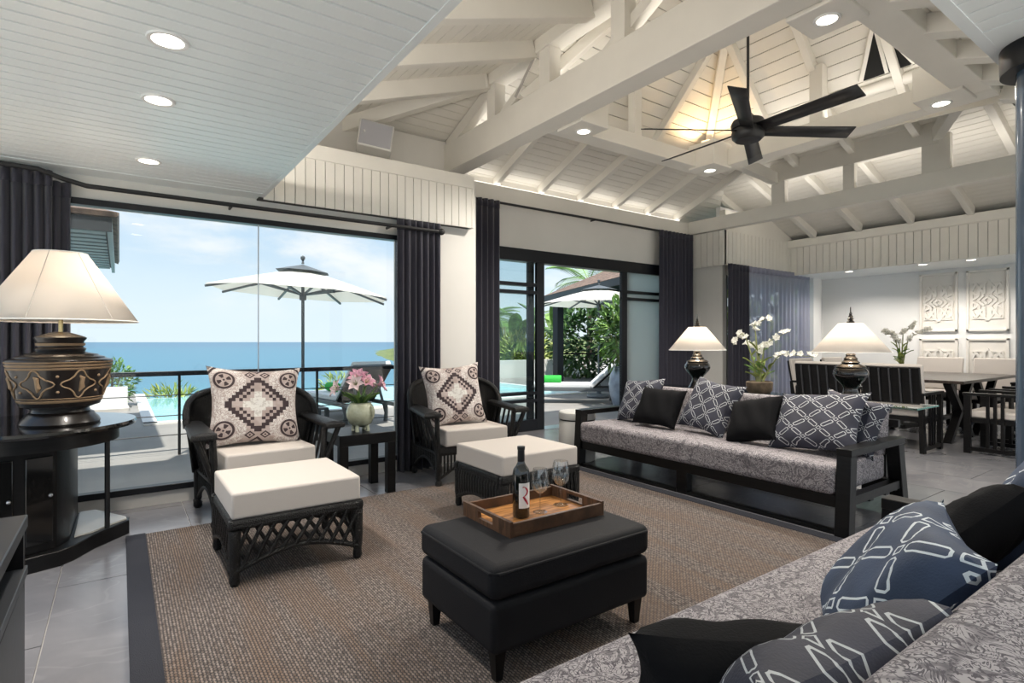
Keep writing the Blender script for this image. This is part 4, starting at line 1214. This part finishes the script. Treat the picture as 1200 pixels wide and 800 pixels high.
# ================================================================== dining set
tb = thing('dining_table', 'dark wooden dining table with thin top and crossed legs', 'table', (8.75, 2.78, 0))
MB().span(-1.0, 1.15, -.66, .62, .715, .75).obj('top', 'dining_wood', tb, bevel=.004)
for y in (-.45, .42):
    MB().beam((-.8, y, .0), (.0, y, .715), .08, .06).beam((.0, y, .0), (-.8, y, .715), .08, .06).obj('crossed_leg', 'black_wood', tb)
    MB().beam((.2, y, .0), (.95, y, .715), .08, .06).beam((.95, y, .0), (.2, y, .715), .08, .06).obj('crossed_leg', 'black_wood', tb)
MB().span(-.85, 1.0, -.03, .03, .12, .17).obj('stretcher', 'black_wood', tb)
def dining_chair(label, loc, rz, group=None):
    """faces local +y; back at -y"""
    t = thing('dining_chair', label, 'chair', loc, rz, group); hw, d = .275, .52
    for sx in (-1, 1):
        x = sx * hw
        MB().beam((x, 0, 0), (x, -.05, .64), .045, .06, (0, 1, 0)).obj('rear_leg', 'black_wood', t)
        MB().span(x - .022, x + .022, d - .06, d, 0, .64).obj('front_leg', 'black_wood', t)
        MB().span(x - .03, x + .03, -.06, d + .01, .62, .65).obj('arm', 'black_wood', t, bevel=.004)
        MB().span(x - .02, x + .02, 0, d, .03, .07).obj('floor_rail', 'black_wood', t)
        for y in (.20, .26, .32): MB().span(x - .012, x + .012, y - .014, y + .014, .06, .63).obj('side_slat', 'black_wood', t)
    MB().span(-hw, hw, 0, d, .33, .38).obj('seat', 'black_wood', t)
    cushion(t, 'seat_cushion', -.25, .25, .02, d - .02, .38, .46, 'white_cushion', .02)
    rot = Matrix.Rotation(R(10), 3, 'X')
    MB().box((0, -.075, .70), (2 * hw + .02, .03, .46), rot).obj('back_frame', 'black_wood', t, bevel=.01)
    for k in range(5):
        x = -.2 + .1 * k; MB().box((x, -.098, .70), (.014, .02, .42), rot).obj('back_slat', 'slat_grey', t)
    MB().box((0, -.035, .71), (2 * hw + .05, .05, .50), rot).obj('back_cushion', 'white_cushion', t, bevel=.02, seg=3)
    return t
dining_chair('black slat-back dining chair right behind the console lamp urn', (7.0, 2.54, 0), -PI / 2)
dining_chair('black slat-back dining chair between the orchid and the console lamp urn', (7.05, 3.32, 0), -PI / 2)
dining_chair('white cushioned dining chair on the curtain side, nearest the return wall', (8.1, 4.05, 0), PI)
dining_chair('white cushioned dining chair on the curtain side, nearest the carved panels', (9.05, 4.05, 0), PI)
dining_chair('white cushioned dining chair before the plain wall at table end', (10.35, 3.15, 0), PI / 2)
dining_chair('white cushioned dining chair before the carved panels at table end', (10.30, 2.42, 0), PI / 2)
dining_chair('black slat-sided dining chair on the column side of the table', (7.74, 1.52, 0), 0)
dining_chair('second slat-sided dining chair from the table corner on the column side', (8.62, 1.52, 0), 0)
orchid('white orchid in a low pot on the dining table', (8.75, 3.08, .751), [(-.02, .10, .55, (0, .10, .04)), (.0, -.02, .58, (0, -.16, .10)), (.0, -.10, .50, (.0, -.22, .12)), (.03, .05, .46, (.0, .16, .12))], 9, 'bark', 1.25)

# wall speaker
sk_ = thing('speaker', 'small white box speaker mounted high on the cream wall', 'speaker', (2.04, 5.20, 3.155), R(-14))
sk_.rotation_euler = (R(-8), R(8), R(-18))
MB().span(-.165, .165, -.09, .09, -.10, .17).obj('case', 'speaker_white', sk_, bevel=.015, seg=3)
MB().span(-.15, .15, -.097, -.088, -.085, .155).obj('grille', 'grille_cloth', sk_, bevel=.004)
MB().ball((-.11, -.099, .04), .012, 6).obj('badge', 'speaker_white', sk_, True)
MB().beam((0, .08, .04), (.05, .22, .04), .03, .03).obj('bracket', 'black_metal', sk_)
MB().tube([(.0, .09, -.09), (.0, .16, -.20), (.0, .19, -.33)], .006, 6).obj('cable', 'speaker_white', sk_, True)

# ================================================================== outside
FW = Vector((math.cos(HEAD), math.sin(HEAD), 0)); RT = Vector((math.sin(HEAD), -math.cos(HEAD), 0))
TZF = -.03
tf = MB().span(-9, .30, 4.93, 16.5, TZF - .3, TZF).span(.30, 16.0, 4.93, 9.7, TZF - .3, TZF).span(9.1, 16.0, 9.7, 15.2, TZF - .3, TZF)
o = tf.obj('terrace_floor', 'terrace_stone'); o['kind'] = 'structure'
pw = MB().span(.45, 9.0, 9.85, 15.0, -.5, -.10).obj('pool_water', 'pool_water'); tag(pw, 'turquoise water of the infinity pool', kind='structure')
cp = struct('pool_coping')
for (x0, x1, y0, y1) in ((.28, .46, 9.7, 15.2), (.28, 9.1, 9.68, 9.86), (8.98, 9.12, 9.7, 15.2)):
    MB().span(x0, x1, y0, y1, -.5, TZF + .03).obj('coping', 'parapet', cp)
MB().span(.28, 9.12, 15.0, 15.15, -.6, -.11).obj('infinity_edge', 'parapet', cp)
gp = struct('garden_wall')
MB().span(-3.0, .12, 12.4, 12.6, -.3, .36).obj('wall', 'parapet', gp)
MB().span(-3.0, .14, 11.9, 12.4, -.1, .02).obj('bench_ledge', 'stone_cap', gp)
MB().span(9.2, 18, 15.4, 15.7, -.3, .55).obj('wall', 'parapet', gp)
# sea, hills
sea = MB(); rings = [0, 60, 200, 600, 1800, 6000, 20000, 45000]; N = 48
for i in range(N):
    a0_, a1_ = 2 * PI * i / N, 2 * PI * (i + 1) / N
    for r0, r1 in zip(rings, rings[1:]):
        p = [(r0 * math.cos(a0_), r0 * math.sin(a0_), 0), (r1 * math.cos(a0_), r1 * math.sin(a0_), 0), (r1 * math.cos(a1_), r1 * math.sin(a1_), 0), (r0 * math.cos(a1_), r0 * math.sin(a1_), 0)]
        sea.quad(*(p if r0 else p[1:]))
o = sea.obj('sea', 'sea', loc=(0, 0, -45)); o['kind'] = 'structure'
from mathutils import noise as mn
def hill(u, v):
    d = 560 + 2200 * v; l = -.27 * d + u * (900 + .9 * d)
    p = FW * d + RT * l
    e = min(1, u * 16) * (.35 + .65 * math.sin(PI * min(1, v * 1.0 + .12)))
    near = min(1, max(0, (u - (.07 * (1 - v) ** 2)) * 25))
    h = -48 + 52 * e * near + 7 * mn.noise(Vector((p.x * .006, p.y * .006, 0))) * near + 3 * mn.noise(Vector((p.x * .03, p.y * .03, 2))) * near
    return (p.x, p.y, h)
o = MB().grid(hill, 90, 50).obj('hills', 'hill_green', None, True); o['kind'] = 'structure'
def garden(u, v):
    x = 2 + 38 * u; y = 15.3 + 30 * v; return (x, y, -.4 - 9 * v - 1.2 * mn.noise(Vector((x * .2, y * .2, 0))) - 5 * max(0, .25 - u) * (1 + 4 * v))
o = MB().grid(garden, 24, 18).obj('garden_slope', 'hill_green', None, True); o['kind'] = 'structure'

o = MB().span(-10, 17, -16, -1.62, TZF - .3, TZF).span(-10, -1.42, -1.62, 4.93, TZF - .3, TZF).obj('courtyard_floor', 'court_stone'); o['kind'] = 'structure'  # unseen pale ground, added to bounce sunlight up to the ceilings

# railing of the balcony
RY = 7.0
rl_ = thing('railing', 'dark metal balcony railing with thin wires outside picture window', 'railing', (1.0, RY, TZF))
MB().span(-2.6, 2.33, -.03, .03, .86, .91).obj('top_rail', 'frame_dark', rl_, bevel=.005)
MB().beam((2.3, 0, .885), (3.4, .6, .885), .06, .05).obj('top_rail', 'frame_dark', rl_, bevel=.005)
for x in (-2.2, -.47, 1.0, 2.28): MB().span(x - .013, x + .013, -.013, .013, 0, .87).obj('post', 'black_metal', rl_)
MB().span(3.36, 3.386, .57, .60, 0, .87).obj('post', 'black_metal', rl_)
for z in (.22, .43, .65):
    MB().tube([(-2.6, 0, z), (2.3, 0, z), (3.37, .59, z)], .006, 6).obj('wire', 'black_metal', rl_)

# parasols
def parasol(label, x, y, r, z_edge, z_top, tilt, rz):
    t = thing('parasol', label, 'umbrella', (x, y, TZF), rz)
    MB().lathe([(0, 0), (.26, 0), (.27, .03), (.24, .07), (.05, .09), (.04, .3), (0, .3)], 24).obj('base', 'lounge_grey', t, True)
    MB().tube([(0, 0, .2), (0, 0, z_top + .05)], .022, 10).obj('pole', 'lounge_grey', t, True)
    n = 8
    def P(k, f): a = 2 * PI * (k + .5) / n; zz = z_top + (z_edge - z_top) * f ** 1.15; q = Vector((math.cos(a) * r * f, math.sin(a) * r * f, zz)); q.z += q.x * math.tan(tilt); return q
    top = Vector((0, 0, z_top))
    can = MB()
    for k in range(n):
        prev = None
        fs = [.0, .25, .5, .75, 1.0]
        for f0, f1 in zip(fs, fs[1:]):
            can.quad(P(k, f0), P(k, f1), P(k + 1, f1), P(k + 1, f0)) if f0 else can.quad(top, P(k, f1), P(k + 1, f1))
    c = can.obj('canopy', 'parasol', t, solid=.004)
    cap = MB()
    for k in range(n): cap.quad(top + Vector((0, 0, .07)), P(k, .3) + Vector((0, 0, .05)), P(k + 1, .3) + Vector((0, 0, .05)))
    cap.obj('vent_cap', 'lounge_grey', c, solid=.004)
    MB().lathe([(0, z_top + .08), (.02, z_top + .08), (.012, z_top + .12), (.03, z_top + .15), (.03, z_top + .18), (0, z_top + .2)], 12).obj('finial', 'lounge_grey', t, True)
    hub = Vector((0, 0, z_edge - .02))
    MB().lathe([(.0, z_edge - .09), (.045, z_edge - .09), (.05, z_edge), (0, z_edge)], 12).obj('runner', 'lounge_grey', t, True)
    for k in range(n):
        MB().beam(top - Vector((0, 0, .04)), P(k, 1) - Vector((0, 0, .03)), .024, .028).obj('rib', 'lounge_grey', t)
        MB().beam(hub, P(k, .55) - Vector((0, 0, .04)), .022, .026).obj('strut', 'lounge_grey', t)
parasol('cream parasol beyond the balcony railing by the sea', 2.10, 8.03, 1.22, 1.90, 2.24, R(-3.5), R(-20))
parasol('cream parasol shading the lounger with the blue jar nearby', 8.6, 8.8, 1.36, 2.05, 2.40, 0, R(10))

# loungers
def lounger(label, x, y, rz, towel):
    t = thing('sun_lounger', label, 'sun lounger', (x, y, TZF), rz)
    for sy in (-1, 1):
        MB().span(-1.0, .95, sy * .33 - .025, sy * .33 + .025, .25, .31).obj('side_rail', 'lounge_grey', t, bevel=.005)
        MB().tube([(-.85, sy * .33, .26), (-.87, sy * .33, .12), (-.83, sy * .33, 0)], [.04, .028, .03], 8).obj('leg', 'lounge_grey', t, True)
        MB().tube([(.62, sy * .33, .26), (.66, sy * .33, .13), (.64, sy * .33, 0)], [.045, .03, .035], 8).obj('leg', 'lounge_grey', t, True)
    for k in range(9): MB().span(-.97 + k * .13, -.88 + k * .13, -.31, .31, .29, .308).obj('slat', 'lounge_grey', t)
    cushion(t, 'seat_cushion', -.98, .22, -.31, .31, .309, .39, 'lounge_cushion', .02)
    rot = Matrix.Rotation(R(-43), 3, 'Y')
    MB().box((.53, 0, .62), (.86, .62, .08), rot).obj('back_cushion', 'lounge_cushion', t, bevel=.02, seg=3)
    MB().box((.565, 0, .578), (.86, .64, .03), rot).obj('back_panel', 'black_wood', t)
    MB().beam((.80, .2, .30), (.62, .2, .62), .03, .03).beam((.80, -.2, .30), (.62, -.2, .62), .03, .03).obj('prop', 'lounge_grey', t)
    tw = MB(); tw.lathe([(0, -.18), (.065, -.18), (.075, -.17), (.075, .17), (.065, .18), (0, .18)], 20)
    q = tw.obj('rolled_towel', 'towel', None, True); q.location = Vector((x, y, TZF)) + Matrix.Rotation(rz, 3, 'Z') @ Vector((-.55, 0, .467)); q.rotation_euler = (PI / 2, 0, rz + PI / 2)
    tag(q, towel, 'towel')
lounger('grey sun lounger with raised back beside the blue jar', 7.62, 8.35, R(-42), 'rolled green towel on the lounger beside the blue jar')
lounger('grey sun lounger seen from behind its raised dark back, beyond the railing', 2.98, 8.75, -PI / 2 + R(6), 'rolled green towel on the lounger beyond the railing')
ot = thing('slatted_table', 'low grey slatted table between the railing and the parasol', 'table', (1.88, 7.40, TZF))
for k in range(6): MB().span(-.3, .3, -.29 + k * .1, -.21 + k * .1, .36, .385).obj('slat', 'lounge_grey', ot)
for k in range(7): MB().span(-.29 + .09 * k, -.25 + .09 * k, -.3, -.275, .06, .36).obj('side_slat', 'lounge_grey', ot)
for sx in (-1, 1):
    for sy in (-1, 1): MB().span(sx * .28 - .025, sx * .28 + .025, sy * .27 - .025, sy * .27 + .025, 0, .36).obj('leg', 'lounge_grey', ot)

# ---- planting
def leafcloud(name, mt, parent, c, rad_, n, L, wd, seed, up=.3, fill=.55):
    rd = random.Random(seed); mb = MB(); c = Vector(c)
    for _ in range(n):
        while True:
            q = Vector((rd.uniform(-1, 1), rd.uniform(-1, 1), rd.uniform(-1, 1)))
            if fill * rd.random() < q.length <= 1: break
        p = c + Vector((q.x * rad_[0], q.y * rad_[1], q.z * rad_[2]))
        d = (q.normalized() + Vector((rd.uniform(-.8, .8), rd.uniform(-.8, .8), rd.uniform(-.6, .8) + up))).normalized()
        s_ = d.cross(Vector((rd.uniform(-1, 1), rd.uniform(-1, 1), 1.0))).normalized(); l = L * rd.uniform(.6, 1.3); w2 = wd * rd.uniform(.7, 1.2) / 2
        dr_ = Vector((0, 0, -l * .12)); k = len(mb.v)
        mb.v += [tuple(p), tuple(p + d * l * .5 + s_ * w2), tuple(p + d * l + dr_), tuple(p + d * l * .5 - s_ * w2)]
        mb.f.append((k, k + 1, k + 2)); mb.f.append((k, k + 2, k + 3))
    return mb.obj(name, mt, parent)
def bush(label, x, y, z, rad_, n, L, wd, mt, seed, cat='shrub', name='shrub'):
    t = thing(name, label, cat, (x, y, z))
    s = MB(); rd = random.Random(seed)
    for k in range(6):
        a = rd.uniform(0, 2 * PI); s.tube([(0, 0, 0), (math.cos(a) * rad_[0] * .3, math.sin(a) * rad_[1] * .3, rad_[2] * .8), (math.cos(a) * rad_[0] * .6, math.sin(a) * rad_[1] * .6, rad_[2] * 1.4)], [.02, .014, .006], 5)
    s.obj('stems', 'bark', t)
    leafcloud('foliage', mt, t, (0, 0, rad_[2]), rad_, n, L, wd, seed)
    return t
bush('small round green bush on the white garden wall behind the big lamp', -.12, 12.95, .0, (.38, .3, .42), 700, .12, .05, 'leaf_mid', 1)
for i, (x, y, s_) in enumerate(((1.0, 15.6, .5), (2.6, 15.9, .42), (3.4, 15.7, .5), (5.2, 15.8, .6))):
    bush('yellow green grassy shrub beyond the infinity pool edge', x, y, -.75, (s_, s_, s_ * .85), 260, .3, .05, 'leaf_lime', 20 + i)['group'] = 'grassy shrubs beyond the pool'
bush('lime coloured ferny shrub over the white garden wall by the sliding door', 12.3, 16.6, -.2, (1.3, .8, .85), 900, .35, .10, 'leaf_lime', 31)
bush('dense dark green shrub under the garden pavilion eave', 13.0, 13.9, -.1, (1.3, 1.2, 1.35), 1500, .30, .13, 'leaf_dark', 32)
bush('tall mid green shrub behind the cream pool parasol', 14.6, 12.6, -.1, (1.5, 1.3, 1.5), 1500, .32, .14, 'leaf_mid', 33)
bush('lime green shrub seen through sheer dining curtain', 11.4, 7.6, -.1, (1.3, 1.0, 1.2), 900, .28, .12, 'leaf_lime', 34)
bush('dark green shrub seen past sheer dining curtain edge', 13.6, 7.3, -.1, (1.4, 1.0, 1.4), 1000, .30, .13, 'leaf_mid', 35)
bush('olive thicket seen through the fixed door pane', 12.6, 17.9, -1.2, (2.2, 1.4, 1.25), 1600, .32, .10, 'leaf_lime', 36)
bush('green thicket seen through the fixed door pane beside the palm', 11.3, 18.3, -1.8, (2.0, 1.3, 1.45), 1400, .32, .10, 'leaf_mid', 37)
jr = thing('jar_plant', 'tall blue glazed jar with leafy plant by the sliding door', 'plant', (7.45, 7.05, TZF))
MB().lathe([(0, 0), (.11, 0), (.13, .03), (.20, .25), (.225, .45), (.20, .62), (.15, .72), (.14, .75), (.16, .78), (.15, .78), (.13, .75), (.0, .72)], 36).obj('jar', 'jar_blue', jr, True)
s = MB(); rd = random.Random(5)
for k in range(9):
    a = rd.uniform(0, 2 * PI); s.tube([(0, 0, .7), (.15 * math.cos(a), .15 * math.sin(a), 1.15), (.34 * math.cos(a), .34 * math.sin(a), 1.6 + .3 * rd.random())], [.012, .009, .004], 5)
s.obj('stems', 'stalk', jr)
leafcloud('foliage', 'leaf_mid', jr, (0, 0, 1.35), (.42, .42, .62), 420, .2, .09, 41, 0, .2)

def frond_mesh(L, leaf_l, n, mt, droop):
    mb = MB(); P = []
    for i in range(13):
        u = i / 12; P.append(Vector((L * u * (1 - .12 * u), 0, L * (.42 * u - droop * u * u))))
    mb.tube(P, [.025 * (1 - .8 * i / 12) for i in range(13)], 5)
    for i in range(n):
        u = .12 + .88 * i / n; a = P[min(11, int(u * 12))].lerp(P[min(12, int(u * 12) + 1)], u * 12 % 1)
        l = leaf_l * math.sin(PI * (.12 + .82 * u)) ** .7
        for sg in (-1, 1):
            tip = a + Vector((l * .45, sg * l * .85, -l * .35)); m_ = a.lerp(tip, .5) + Vector((0, 0, l * .12)); k = len(mb.v); h_ = Vector((.02, 0, 0))
            mb.v += [tuple(a - h_), tuple(m_ - h_), tuple(tip), tuple(m_ + h_), tuple(a + h_)]; mb.f.append((k, k + 1, k + 3, k + 4)); mb.f.append((k + 1, k + 2, k + 3))
    return mb.mesh('frond', mt)
def palm(label, x, y, z, h, L, nf, seed, mt='leaf_mid'):
    rd = random.Random(seed); t = thing('palm_tree', label, 'tree', (x, y, z))
    MB().tube([(0, 0, 0), (.1, 0, h * .4), (.15, .05, h * .75), (.12, .05, h)], [.16, .12, .10, .09], 10).obj('trunk', 'bark', t, True)
    me = frond_mesh(L, .55, 26, mt, .55)
    for k in range(nf):
        f = link('frond', me, t, (.12, .05, h)); f.rotation_euler = (0, R(rd.uniform(-38, 22)), 2 * PI * k / nf + rd.uniform(-.2, .2)); s_ = rd.uniform(.8, 1.1); f.scale = (s_, s_, s_)
palm('feathery palm seen through the fixed pool door pane', 13.7, 18.8, -3.2, 5.0, 2.4, 14, 51)
palm('smaller palm at the curtain edge of the fixed door pane', 12.9, 20.2, -3.4, 5.4, 2.0, 12, 52)
palm('palm rising behind the garden pavilion roof', 15.5, 16.5, -1.0, 4.6, 2.2, 13, 53)
def banana(label, x, y, z, n, H, seed):
    rd = random.Random(seed); t = thing('banana_plant', label, 'plant', (x, y, z))
    def bl(u, v):
        ww = .26 * math.sin(PI * min(1, .08 + .92 * u)) ** .6; q = (v - .5) * 2
        return (u * 1.7 * (1 - .15 * u), q * ww, 1.7 * (.75 * u - .55 * u * u) - abs(q) * ww * .35)
    me = MB().grid(bl, 10, 4).mesh('leaf', 'leaf_mid', True); me2 = me.copy(); me2.materials[0] = M['leaf_dark']
    for k in range(n):
        a = rd.uniform(0, 2 * PI); hh = H * rd.uniform(.55, 1); r_ = .35
        MB().tube([(r_ * math.cos(a) * .4, r_ * math.sin(a) * .4, 0), (r_ * math.cos(a), r_ * math.sin(a), hh)], [.07, .03], 7).obj('stalk', 'stalk', t, True)
        f = link('leaf', me if k % 3 else me2, t, (r_ * math.cos(a), r_ * math.sin(a), hh)); f.rotation_euler = (rd.uniform(-.3, .3), R(rd.uniform(-55, 5)), a + rd.uniform(-.6, .6))
banana('banana plant with broad leaves behind the white garden wall', 12.2, 17.2, -.8, 12, 2.6, 61)
banana('banana plant with broad leaves beside the pavilion post', 13.6, 16.6, -.6, 12, 2.8, 62)

# garden pavilion with shingled roof
gv = thing('garden_pavilion', 'open garden pavilion with brown shingled roof and dark posts', 'pavilion', (0, 0, TZF))
P1, P2 = Vector((10.9, 13.7, 2.62)), Vector((8.7, 7.9, 2.62)); e_ = (P2 - P1).normalized(); nn_ = Vector((-e_.y, e_.x, 0)); W_ = 4.6
P3, P4 = P2 + nn_ * W_, P1 + nn_ * W_; ctr = (P1 + P3) / 2; L_ = (P2 - P1).length
r1_, r2_ = ctr - e_ * .8 + Vector((0, 0, 1.05)), ctr + e_ * .8 + Vector((0, 0, 1.05))
for q in ([P1, P2, r2_, r1_], [P2, P3, r2_], [P3, P4, r1_, r2_], [P4, P1, r1_]):
    C = q; nq_ = 9; up_ = (C[2] - C[1]).normalized()
    slab(gv, C, (0, 0, 1), -.03, .0, 'eave_dark', 'soffit')
    boards(gv, C, (C[1] - C[0]), .28, .012, .03, 'shingle', 'shingle_course', None, 0, (0, 0, 1))
for a, b in ((P1, P2), (P2, P3), (P3, P4), (P4, P1)): MB().beam(a - Vector((0, 0, .07)), b - Vector((0, 0, .07)), .06, .16).obj('fascia', 'eave_dark', gv)
for a in (P1, P2, P3, P4):
    q = a.lerp(ctr, .16); MB().span(q.x - .12, q.x + .12, q.y - .12, q.y + .12, 0, 2.55).obj('post', 'frame_dark', gv, bevel=.01)
h1, h4 = P1.lerp(ctr, .16), P4.lerp(ctr, .16)
MB().beam((h1.x, h1.y, .85), (h4.x, h4.y, .85), .05, .05).obj('handrail', 'frame_dark', gv)

# tiled wing roof seen past the left curtain
wr_ = thing('wing_roof', 'low tiled roof corner with dark slatted eave outside picture window', 'roof', (0, 0, 0))
q = [(-3.2, 6.7, 2.32), (-.10, 6.7, 2.32), (-.10, 10.6, 2.32), (-3.2, 10.6, 2.32)]
ap_ = [(-3.2, 6.7, 2.40), (-.04, 6.66, 2.40), (-1.5, 8.6, 3.05)], [(-.04, 6.66, 2.40), (-.04, 10.7, 2.40), (-1.5, 8.6, 3.05)]
for k in range(14): MB().span(-3.2, -.12, 6.75 + k * .28, 6.93 + k * .28, 2.32, 2.345).obj('soffit_slat', 'fascia_teal', wr_)
MB().span(-3.2, -.1, 6.7, 10.6, 2.345, 2.36).obj('soffit', 'eave_dark', wr_)
MB().span(-.10, -.06, 6.68, 10.62, 2.27, 2.40).obj('fascia', 'fascia_teal', wr_)
MB().span(-3.2, -.06, 6.64, 6.69, 2.27, 2.40).obj('fascia', 'eave_dark', wr_)
slab(wr_, [(-3.2, 6.62, 2.41), (-.02, 6.62, 2.41), (-1.6, 8.6, 3.0), (-3.2, 8.6, 3.0)], (0, 0, 1), 0, .05, 'shingle', 'tiles')
slab(wr_, [(-.02, 6.62, 2.41), (-.02, 10.66, 2.41), (-1.6, 8.6, 3.0)], (0, 0, 1), 0, .05, 'shingle', 'tiles')
MB().span(-3.2, -1.2, 7.6, 10.4, -.03, 2.32).obj('wall', 'parapet', wr_)
